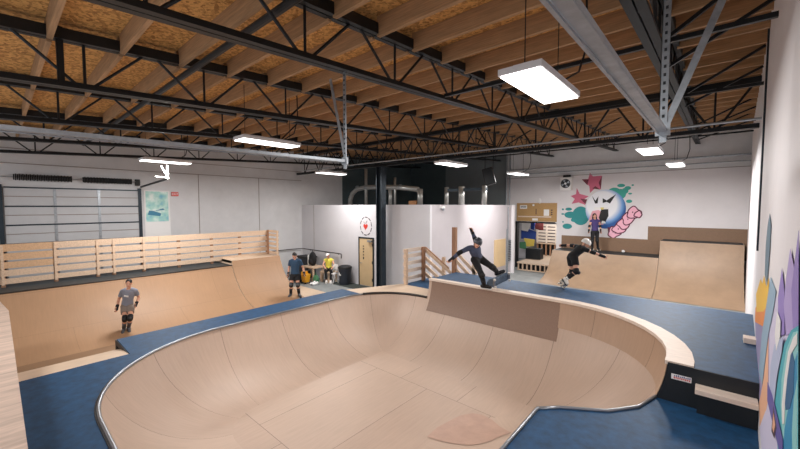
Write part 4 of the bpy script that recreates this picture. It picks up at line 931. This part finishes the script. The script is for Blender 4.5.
t = thing('trash_can', 'black trash can between the seated person and the tan door', 'trash can', (-12.1, 10.12, 0))
m = MB(); m.tube((-12.1, 10.1, 0), (-12.1, 10.1, .72), .24, .29, 20); m.build('bin', 'bin_navy', t, smooth=False)
m = MB(); m.tube((-12.1, 10.1, .72), (-12.1, 10.1, .78), .31, .3, 20); m.ell((-12.1, 10.1, .78), (.29, .29, .08), lo=0); m.build('lid', 'black', t)
MB().bx((-12.2, 9.83, .42), (-12.06, 9.86, .56)).build('label', 'white', t)
t = thing('storage_bin', 'large dark storage bin in the corner behind the man in blue', 'storage bin', (-14.85, 10.0, 0))
MB().bx((-15.3, 9.75, 0), (-14.45, 10.25, .95)).build('bin', 'bin_navy', t, bevel=.03)
MB().bx((-15.35, 9.7, .95), (-14.4, 10.3, 1.02)).build('lid', 'black', t, bevel=.015)
t = thing('mop_bucket', 'yellow mop bucket on the concrete under the table', 'bucket', (-13.55, 9.05, 0))
m = MB(); m.bx((-13.72, 8.88, .06), (-13.38, 9.22, .09))
def rrect(cx, cy, a, bb, z): return [(cx+a*math.copysign(abs(math.cos(t_))**.5, math.cos(t_)), cy+bb*math.copysign(abs(math.sin(t_))**.5, math.sin(t_)), z) for t_ in [2*math.pi*k/20 for k in range(20)]]
m = MB(); m.loft([rrect(-13.55, 9.05, .15, .13, .07), rrect(-13.55, 9.05, .2, .17, .42)]); m.build('tub', 'yellow_bucket', t)
MB().bx((-13.72, 8.92, .42), (-13.58, 9.18, .52)).build('wringer', 'yellow_bucket', t)
for x, y in ((-13.68, 8.94), (-13.42, 8.94), (-13.68, 9.16), (-13.42, 9.16)): MB().tube((x-.015, y, .035), (x+.015, y, .035), .035).build('caster', 'black', t)
MB().path([(-13.38, 8.9, .42), (-13.34, 8.9, .62), (-13.34, 9.2, .62), (-13.38, 9.2, .42)], .012).build('handle', 'coping_metal', t)
t = thing('duffel_bag', 'dark duffel bag on the floor beside the man in blue', 'bag', (-13.3, 8.2, 0))
MB().ell((-14.0, 8.95, .2), (.3, .2, .2), n=18, lo=-.98).build('body', 'black_cloth', t, smooth=True)
MB().path([(-14.15, 8.95, .36), (-14.1, 8.95, .5), (-13.9, 8.95, .5), (-13.85, 8.95, .36)], .014).build('handle', 'black', t)
t = thing('tote_bag', 'green bag on the floor right of the yellow bucket', 'bag', (-13.2, 9.35, 0))
m = MB(); m.loft([rrect(-13.2, 9.35, .13, .08, 0), rrect(-13.2, 9.35, .16, .1, .2), rrect(-13.2, 9.35, .12, .05, .36)]); m.build('body', 'green', t)
MB().path([(-13.28, 9.35, .35), (-13.24, 9.35, .48), (-13.16, 9.35, .48), (-13.12, 9.35, .35)], .01).build('handle', 'green', t)
for i, (x, lab) in enumerate(((-13.1, 'left white sneaker on the floor below the seated person'), (-12.92, 'right white sneaker on the floor below the seated person'))):
    t = thing('sneaker', lab, 'shoe', (x, 9.1, 0), 'white sneakers')
    m = MB(); m.capsule((x, 9.0, .06), (x+.01, 9.2, .07), .045, .05); m.ell((x+.01, 9.2, .09), (.048, .06, .07)); m.build('upper', 'white', t, smooth=True)
    MB().bx((x-.05, 8.94, 0), (x+.055, 9.27, .025)).build('sole', 'coping_metal', t, bevel=.01)
t = thing('folding_chair', 'white folding chair beside the black trash can', 'chair', (-12.62, 9.9, 0))
MB().bx((-12.74, 9.75, .43), (-12.5, 10.0, .46)).build('seat', 'white', t, bevel=.01)
MB().bx((-12.74, 10.0, .62), (-12.5, 10.02, .85)).build('backrest', 'white', t, bevel=.01)
for x in (-12.74, -12.5):
    MB().tube((x, 9.72, 0), (x, 10.02, .85), .012).build('leg', 'white', t); MB().tube((x, 10.05, 0), (x, 9.77, .45), .012).build('leg', 'white', t)
# ------------------------------------------------------------------ people
def lerp(a, b, t): return V(a)*(1-t)+V(b)*t
def person(label, base, J, skin, look, items, scale=1.0, cat='person', flat=.75):
    """J: world joints.  look: direction the face points.  items: list of clothing keys -> material"""
    P = {k: V(v) for k, v in J.items()}
    root = thing('person', label, cat, base)
    side = (P['shR']-P['shL']); side.z *= .6; side.normalize()
    spine = (P['neck']-P['pel']).normalized()
    fwd = V(look).normalized()
    cf = spine.cross(side).normalized()
    if cf.dot(fwd) < 0: cf = -cf
    sd = cf.cross(spine).normalized()
    if sd.dot(side) < 0: sd = -sd
    k = scale
    def ring(c, hw, hd, sdv=None, cfv=None, n=16):
        a = sdv or sd; b_ = cfv or cf
        return [V(c)+a*hw*k*math.cos(2*math.pi*i/n)+b_*hd*k*math.sin(2*math.pi*i/n) for i in range(n)]
    chest = lerp(P['pel'], P['neck'], .68); waist = lerp(P['pel'], P['neck'], .33)
    hipd = (P['hipR']-P['hipL']).normalized()
    def torso(mb, g=0, low=-.06, high=1.0, neckw=.062):
        L = []
        for t, hw, hd in ((low, .135, .098), (.1, .15, .105), (.33, .128, .09), (.55, .142, .102), (.75, .158, .108), (.9, .15, .09), (.985, .085, .062)):
            if t > high: break
            L.append(ring(lerp(P['pel'], P['neck'], t), hw+g, hd+g))
        mb.loft(L)
    def foot(s):
        a = P['an'+s]; sh = (a-P['kn'+s]).normalized(); d = P['to'+s]-a
        d = (d-sh*d.dot(sh)*flat).normalized(); n_ = (-sh-d*(-sh).dot(d)).normalized()
        return a-n_*.075*k, d, n_, d.cross(n_).normalized()
    def hand(mb, el, ha, inward):
        d = (ha-el).normalized(); pn = (cf-d*cf.dot(d)).normalized() if abs(cf.dot(d)) < .95 else sd
        wv = d.cross(pn).normalized(); thumb = pn
        palm0 = ha-d*.02*k; palm1 = ha+d*.07*k
        for u in (-.5, -.17, .17, .5): mb.capsule(palm0+thumb*u*.05*k, palm1+thumb*u*.075*k, .016*k, .0125*k, 8)
        for u, ln in ((.5, .066), (.17, .076), (-.17, .071), (-.5, .055)):
            b0 = palm1+thumb*u*.078*k; b1 = b0+(d*.8+thumb*u*.14+wv*inward*.32)*ln*.55*k; b2 = b1+(d*.5+wv*inward*.75)*ln*.5*k
            mb.capsule(b0, b1, .0105*k, .0095*k, 8); mb.capsule(b1, b2, .0095*k, .0085*k, 8)
        t0 = palm0+thumb*.03*k; t1 = t0+(thumb*.75+d*.55)*.038*k; t2 = t1+(thumb*.25+d*.85+wv*inward*.25)*.034*k
        mb.capsule(t0, t1, .013*k, .011*k, 8); mb.capsule(t1, t2, .011*k, .009*k, 8)
    # --- body: one continuous skin
    B = MB(); torso(B)
    hc = P['head']; up = (hc-P['neck']).normalized()*.6+V((0, 0, .4)); up.normalize()
    hf = (fwd-up*fwd.dot(up)).normalized(); hs = hf.cross(up).normalized()
    HR = Matrix((hs, hf, up)).transposed()
    def H(x, y, z): return hc+HR @ (V((x, y, z))*k)
    B.ell(H(0, 0, .02), (.074*k, .094*k, .105*k), HR); B.ell(H(0, .022, -.045), (.058*k, .07*k, .072*k), HR)
    B.capsule(H(0, .085, .0), H(0, .108, -.028), .011*k, .015*k, 8)
    B.capsule(H(0, .075, -.078), H(0, .08, -.082), .024*k, .02*k, 8)
    for s in (-1, 1): B.ell(H(s*.078, -.005, -.01), (.012*k, .024*k, .033*k), HR, 10, 6)
    B.capsule(lerp(P['pel'], P['neck'], .9), H(0, -.012, -.05), .056*k, .05*k)
    for s in 'LR':
        B.capsule(lerp(P['neck'], P['sh'+s], .35), P['sh'+s], .058*k, .052*k)
        B.capsule(P['sh'+s], P['el'+s], .05*k, .038*k); B.capsule(P['el'+s], lerp(P['el'+s], P['ha'+s], .3), .039*k, .039*k); B.capsule(lerp(P['el'+s], P['ha'+s], .3), P['ha'+s], .039*k, .026*k)
        hand(B, P['el'+s], P['ha'+s], 1 if s == 'L' else -1)
        B.capsule(lerp(P['pel'], P['hip'+s], .6), P['hip'+s], .1*k, .092*k)
        B.capsule(P['hip'+s], P['kn'+s], .086*k, .056*k)
        B.capsule(P['kn'+s], lerp(P['kn'+s], P['an'+s], .35), .054*k, .056*k); B.capsule(lerp(P['kn'+s], P['an'+s], .35), P['an'+s], .056*k, .038*k)
        so_, d_, n__, r__ = foot(s); B.capsule(P['an'+s], so_+n__*.035*k, .038*k, .036*k); B.capsule(so_+n__*.033*k, so_+d_*.11*k+n__*.022*k, .034*k, .03*k)
    bo = B.build('body', skin, root, remesh=.0088, relax=3)
    bo.data.materials.append(MATS['eye_dark']); bo.data.materials.append(MATS['lips']); bo.data.materials.append(MATS['white'])
    off = V(bo['_w'])
    eyes = [H(s*.031, .083, .018) for s in (-1, 1)]; mouth = H(0, .095, -.055)
    for f in bo.data.polygons:
        c = f.center+off
        if (c-hc).length > .2: continue
        for e in eyes:
            dl = (c-e).length
            if dl < .011*k: f.material_index = 1
            elif dl < .0165*k and abs((c-e).dot(up)) < .009*k: f.material_index = 3
        q = c-mouth
        if abs(q.dot(hs)) < .024*k and abs(q.dot(up)) < .0085*k and q.length < .05*k: f.material_index = 2
    # --- clothing
    def limb(mb, a, b_, t0, t1, r0, r1): mb.tube(lerp(a, b_, t0), lerp(a, b_, t1), r0*k, r1*k, 16)
    for it in items:
        kind, m = it[0], it[1]
        C = MB()
        if kind in ('tee', 'tank', 'longsleeve'):
            torso(C, .018, -.02)
            for s in 'LR':
                C.capsule(lerp(P['neck'], P['sh'+s], .4), P['sh'+s], .068*k, .07*k)
                if kind == 'tee': limb(C, P['sh'+s], P['el'+s], -.05, .62, .07, .066)
                if kind == 'longsleeve':
                    limb(C, P['sh'+s], P['el'+s], -.05, 1, .066, .054); C.capsule(P['el'+s], P['el'+s]+V((0, 0, .001)), .054*k); limb(C, P['el'+s], P['ha'+s], 0, .75, .054, .044)
            C.build('shirt', m, root, remesh=.011, relax=4)
        elif kind in ('shorts', 'pants', 'leggings', 'skirt'):
            L = [ring(lerp(P['pel'], P['neck'], t), hw, hd) for t, hw, hd in ((-.12, .15, .12), (.02, .168, .125), (.14, .165, .12), (.2, .158, .115))]
            C.loft(L)
            e = dict(shorts=.55, pants=1, leggings=1, skirt=.5)[kind]; r = dict(shorts=.1, pants=.07, leggings=.064, skirt=.12)[kind]
            for s in 'LR':
                C.capsule(lerp(P['pel'], P['hip'+s], .6), P['hip'+s], .115*k, .108*k); limb(C, P['hip'+s], P['kn'+s], 0, e, .104, r if e < 1 else .066)
                if e == 1: C.capsule(P['kn'+s], P['kn'+s]+V((0, 0, .001)), .066*k); limb(C, P['kn'+s], P['an'+s], 0, it[2] if len(it) > 2 else .9, .066, .05)
            C.build('trousers' if e == 1 else 'shorts', m, root, remesh=.011, relax=4)
        elif kind == 'kneepads':
            for s in 'LR':
                C = MB(); a, b_, c = P['hip'+s], P['kn'+s], P['an'+s]
                limb(C, a, b_, .78, 1.0, .076, .08); limb(C, b_, c, 0, .24, .08, .07); C.capsule(b_, b_+V((0, 0, .001)), .08*k)
                o = C.build('knee_pad', m, root, remesh=.011, relax=2)
                d = (b_-lerp(a, c, .5)); d = d.normalized() if d.length > .03 else cf
                fr = (cf+d*.7).normalized()
                MB().ell(b_+fr*.055*k, (.062*k, .062*k, .06*k), n=12).build('cap', it[2] if len(it) > 2 else m, o, smooth=True)
        elif kind == 'elbowpads':
            for s in 'LR':
                C = MB(); C.capsule(P['el'+s], P['el'+s]+V((0, 0, .001)), .062*k); limb(C, P['sh'+s], P['el'+s], .74, 1, .056, .06); limb(C, P['el'+s], P['ha'+s], 0, .28, .06, .054)
                C.build('elbow_pad', m, root, remesh=.011, relax=2)
        elif kind == 'wristguards':
            for s in 'LR':
                C = MB(); limb(C, P['el'+s], P['ha'+s], .62, 1.0, .048, .042); d = (P['ha'+s]-P['el'+s]).normalized()
                C.capsule(P['ha'+s]-d*.02*k, P['ha'+s]+d*.05*k, .043*k, .044*k)
                C.build('wrist_guard', m, root, remesh=.01, relax=2)
        elif kind == 'socks':
            for s in 'LR':
                C = MB(); limb(C, P['kn'+s], P['an'+s], it[2], 1.0, .062, .05); C.build('sock', m, root, smooth=True)
        elif kind in ('skates', 'shoes'):
            for s in 'LR':
                a = P['an'+s]; so, d, n_, r_ = foot(s); C = MB()
                C.capsule(so-d*.05*k+n_*.03*k, so+d*.15*k+n_*.018*k, .046*k, .042*k); C.capsule(so-d*.02*k+n_*.03*k, so+d*.09*k+n_*.04*k, .05*k, .042*k)
                if kind == 'skates': C.tube(so-d*.01*k, a+n_*.07*k, .05*k, .056*k, 14)
                else: C.tube(so, a+n_*.01*k, .046*k, .046*k, 14)
                o = C.build('skate_boot' if kind == 'skates' else 'shoe', m, root, remesh=.01, relax=2)
                C = MB(); R = Matrix((r_, d, n_)).transposed(); C.box(so+d*.05*k-n_*.025*k, (.085*k, .27*k, .022*k), R); C.build('sole', it[2] if len(it) > 2 else 'black', o, bevel=.006)
                if kind == 'skates':
                    for u in (-.04, .13):
                        C = MB(); C.box(so+d*u*k-n_*.05*k, (.09*k, .03*k, .035*k), R); C.build('truck', 'coping_metal', o)
                        for v in (-1, 1):
                            c0 = so+d*u*k-n_*.075*k+r_*v*.055*k; MB().tube(c0-r_*.017*k, c0+r_*.017*k, .03*k, n=14).build('wheel', it[3] if len(it) > 3 else 'wheel', o)
        elif kind == 'helmet':
            C.ell(H(0, -.008, .028), (.112*k, .134*k, .128*k), HR, 20, 10, -.16); o = C.build('helmet', m, root, smooth=True, bevel=.004)
            C = MB()
            for s in (-1, 1): C.path([H(s*.088, .02, .02), H(s*.078, .03, -.06), H(s*.03, .04, -.112), H(0, .045, -.118)], .006, 6)
            C.build('chin_strap', 'black', o)
            C = MB()
            for u in (-.04, 0, .04): C.ell(H(u, .03, .153-abs(u)*.4), (.009*k, .04*k, .008*k), HR, 10, 4)
            C.build('vent', 'black', o)
        elif kind == 'cap':
            C.ell(H(0, -.005, .035), (.086*k, .106*k, .088*k), HR, 18, 8, -.05); C.prism([H(-.065, .085, .035), H(-.05, .155, .03), H(.05, .155, .03), H(.065, .085, .035)], up*.012*k); C.build('cap', m, root, smooth=False)
        elif kind == 'hair':
            C.ell(H(0, -.016, .035), (.085*k, .1*k, .1*k), HR, 18, 10, -.2); C.ell(H(0, -.05, -.02), (.076*k, .058*k, .09*k), HR)
            C.build('hair', m, root, remesh=.011, relax=2)
        elif kind == 'ponytail':
            C.path([H(0, -.08, 0), H(0, -.13, -.03), H(0, -.15, -.12), H(0, -.13, -.2)], .025*k, 8); C.build('hair', m, root, smooth=True)
        elif kind == 'longhair':
            C.ell(H(0, -.016, .035), (.086*k, .102*k, .1*k), HR, 18, 10, -.2)
            for s in (-1, 1): C.capsule(H(s*.07, -.03, 0), H(s*.085, -.02, -.2), .034*k, .028*k)
            C.capsule(H(0, -.07, 0), H(0, -.07, -.22), .06*k, .05*k); C.build('hair', m, root, remesh=.011, relax=2)
        elif kind == 'print':
            c = chest+cf*.128*k; C.box(c, (.12*k, .012, .05*k), Matrix((sd, cf, spine)).transposed()); C.build('chest_print', m, root)
    return root
def toward(p): return V((0, 0, 2.6))-V(p)
person('woman in grey tee and shorts with black knee pads, skating on the left quarter pipe', (-11.55, 2.2, .04), WOMAN_GREY, 'skin_a', (.8, -.35, -.05),
       [('tee', 'tee_grey'), ('shorts', 'shorts_taupe'), ('kneepads', 'black_cloth', 'black'), ('wristguards', 'black_cloth'), ('socks', 'skate_grey', .45), ('skates', 'skate_grey'), ('hair', 'hair_dark'), ('print', 'white')], .85, flat=1)
person('man in teal blue tee, black shorts and dark cap at the half pipe end', (-11.5, 7.29, 0), MAN_BLUE, 'skin_b', (.9, -.3, -.05),
       [('tee', 'tee_teal'), ('shorts', 'black_cloth'), ('kneepads', 'black_cloth', 'skate_grey'), ('wristguards', 'black_cloth'), ('socks', 'black_cloth', .4), ('skates', 'skate_grey'), ('hair', 'hair_dark'), ('cap', 'black')], 1.0)
person('skater in dark helmet and blue grey top balancing on the bowl edge with a skateboard', (-3.7, 7.03, 1.65), SKATER, 'skin_a', (.5, -.75, -.45),
       [('longsleeve', 'tee_slate'), ('leggings', 'black_cloth', .85), ('kneepads', 'black_cloth', 'black'), ('elbowpads', 'black_cloth'), ('wristguards', 'black_cloth'), ('helmet', 'helmet_dark'), ('hair', 'hair_dark'), ('socks', 'black_cloth', .5), ('shoes', 'black', 'sock_white')], .88)
person('crouching skater all in black with a white helmet on the upper deck', (-2.4, 8.1, 1.65), WOMAN_WHITE_HELMET, 'skin_a', (.75, -.2, -.35),
       [('tee', 'black_cloth'), ('shorts', 'black_cloth'), ('kneepads', 'black_cloth', 'black'), ('elbowpads', 'black_cloth'), ('wristguards', 'black_cloth'), ('helmet', 'helmet_white'), ('socks', 'black_cloth', .3), ('skates', 'skate_white', 'black')], .78)
person('dark haired person in a purple tank top standing in front of the monster mural', (-4.05, 18.8, 1.3), PERSON_PURPLE, 'skin_a', (.35, -.9, 0),
       [('tank', 'tank_purple'), ('leggings', 'black_cloth'), ('kneepads', 'black_cloth', 'black'), ('elbowpads', 'black_cloth'), ('wristguards', 'black_cloth'), ('skates', 'black_cloth'), ('socks', 'black_cloth', .1), ('longhair', 'hair_dark')], .98)
person('seated person in a yellow top and white cap at the far left corner', (-13.05, 9.95, 0), PERSON_SEATED, 'skin_a', (.55, -.8, -.15),
       [('tank', 'vest_yellow'), ('pants', 'black_cloth', .92), ('shoes', 'skate_white', 'white'), ('hair', 'hair_dark'), ('cap', 'white')], .95)
# skateboard under the skater
t = thing('skateboard', 'skateboard with grey blue underside tilted on the bowl edge under the skater', 'skateboard', (-3.55, 7.15, 1.75))
a = V((-3.57, 7.03, 1.758)); b_ = V((-3.37, 7.6, 1.906)); d = (b_-a).normalized(); r_ = V((.071, .108, .266)); r_ = (r_-d*r_.dot(d)).normalized(); n_ = d.cross(r_)
n_ = n_ if n_.dot(V((0, 0, 3.45))-a) < 0 else -n_
L = []; ln = .66; c = (a+b_)/2
for i in range(13):
    u = -1+2*i/12; x = u*ln/2; wv = .1*math.sqrt(max(.03, 1-max(0, (abs(u)-.72)/.3)**2)); kick = max(0, abs(u)-.66)*.2
    q = c+d*x+n_*kick
    L.append([q+r_*wv*s+n_*h for s, h in ((-1, .004), (-.5, 0), (.5, 0), (1, .004), (1, .014), (.5, .01), (-.5, .01), (-1, .014))])
MB().loft(L).build('deck', 'board_under', t)
m = MB(); m.loft([[p+n_*.002 for p in (R_[4], R_[5], R_[6], R_[7])]+[p+n_*.004 for p in (R_[7], R_[6], R_[5], R_[4])] for R_ in L]); m.build('grip_tape', 'black', t)
for u in (-.22, .22):
    q = c+d*u-n_*.03; R = Matrix((r_, d, n_)).transposed(); o = MB().box(q, (.12, .05, .04), R).build('truck', 'coping_metal', t)
    for s in (-1, 1):
        w0 = q-n_*.015+r_*s*.085; MB().tube(w0-r_*.018, w0+r_*.018, .027, n=14).build('wheel', 'skate_white', o)
for o in bpy.data.objects:
    if '_w' in o: del o['_w']
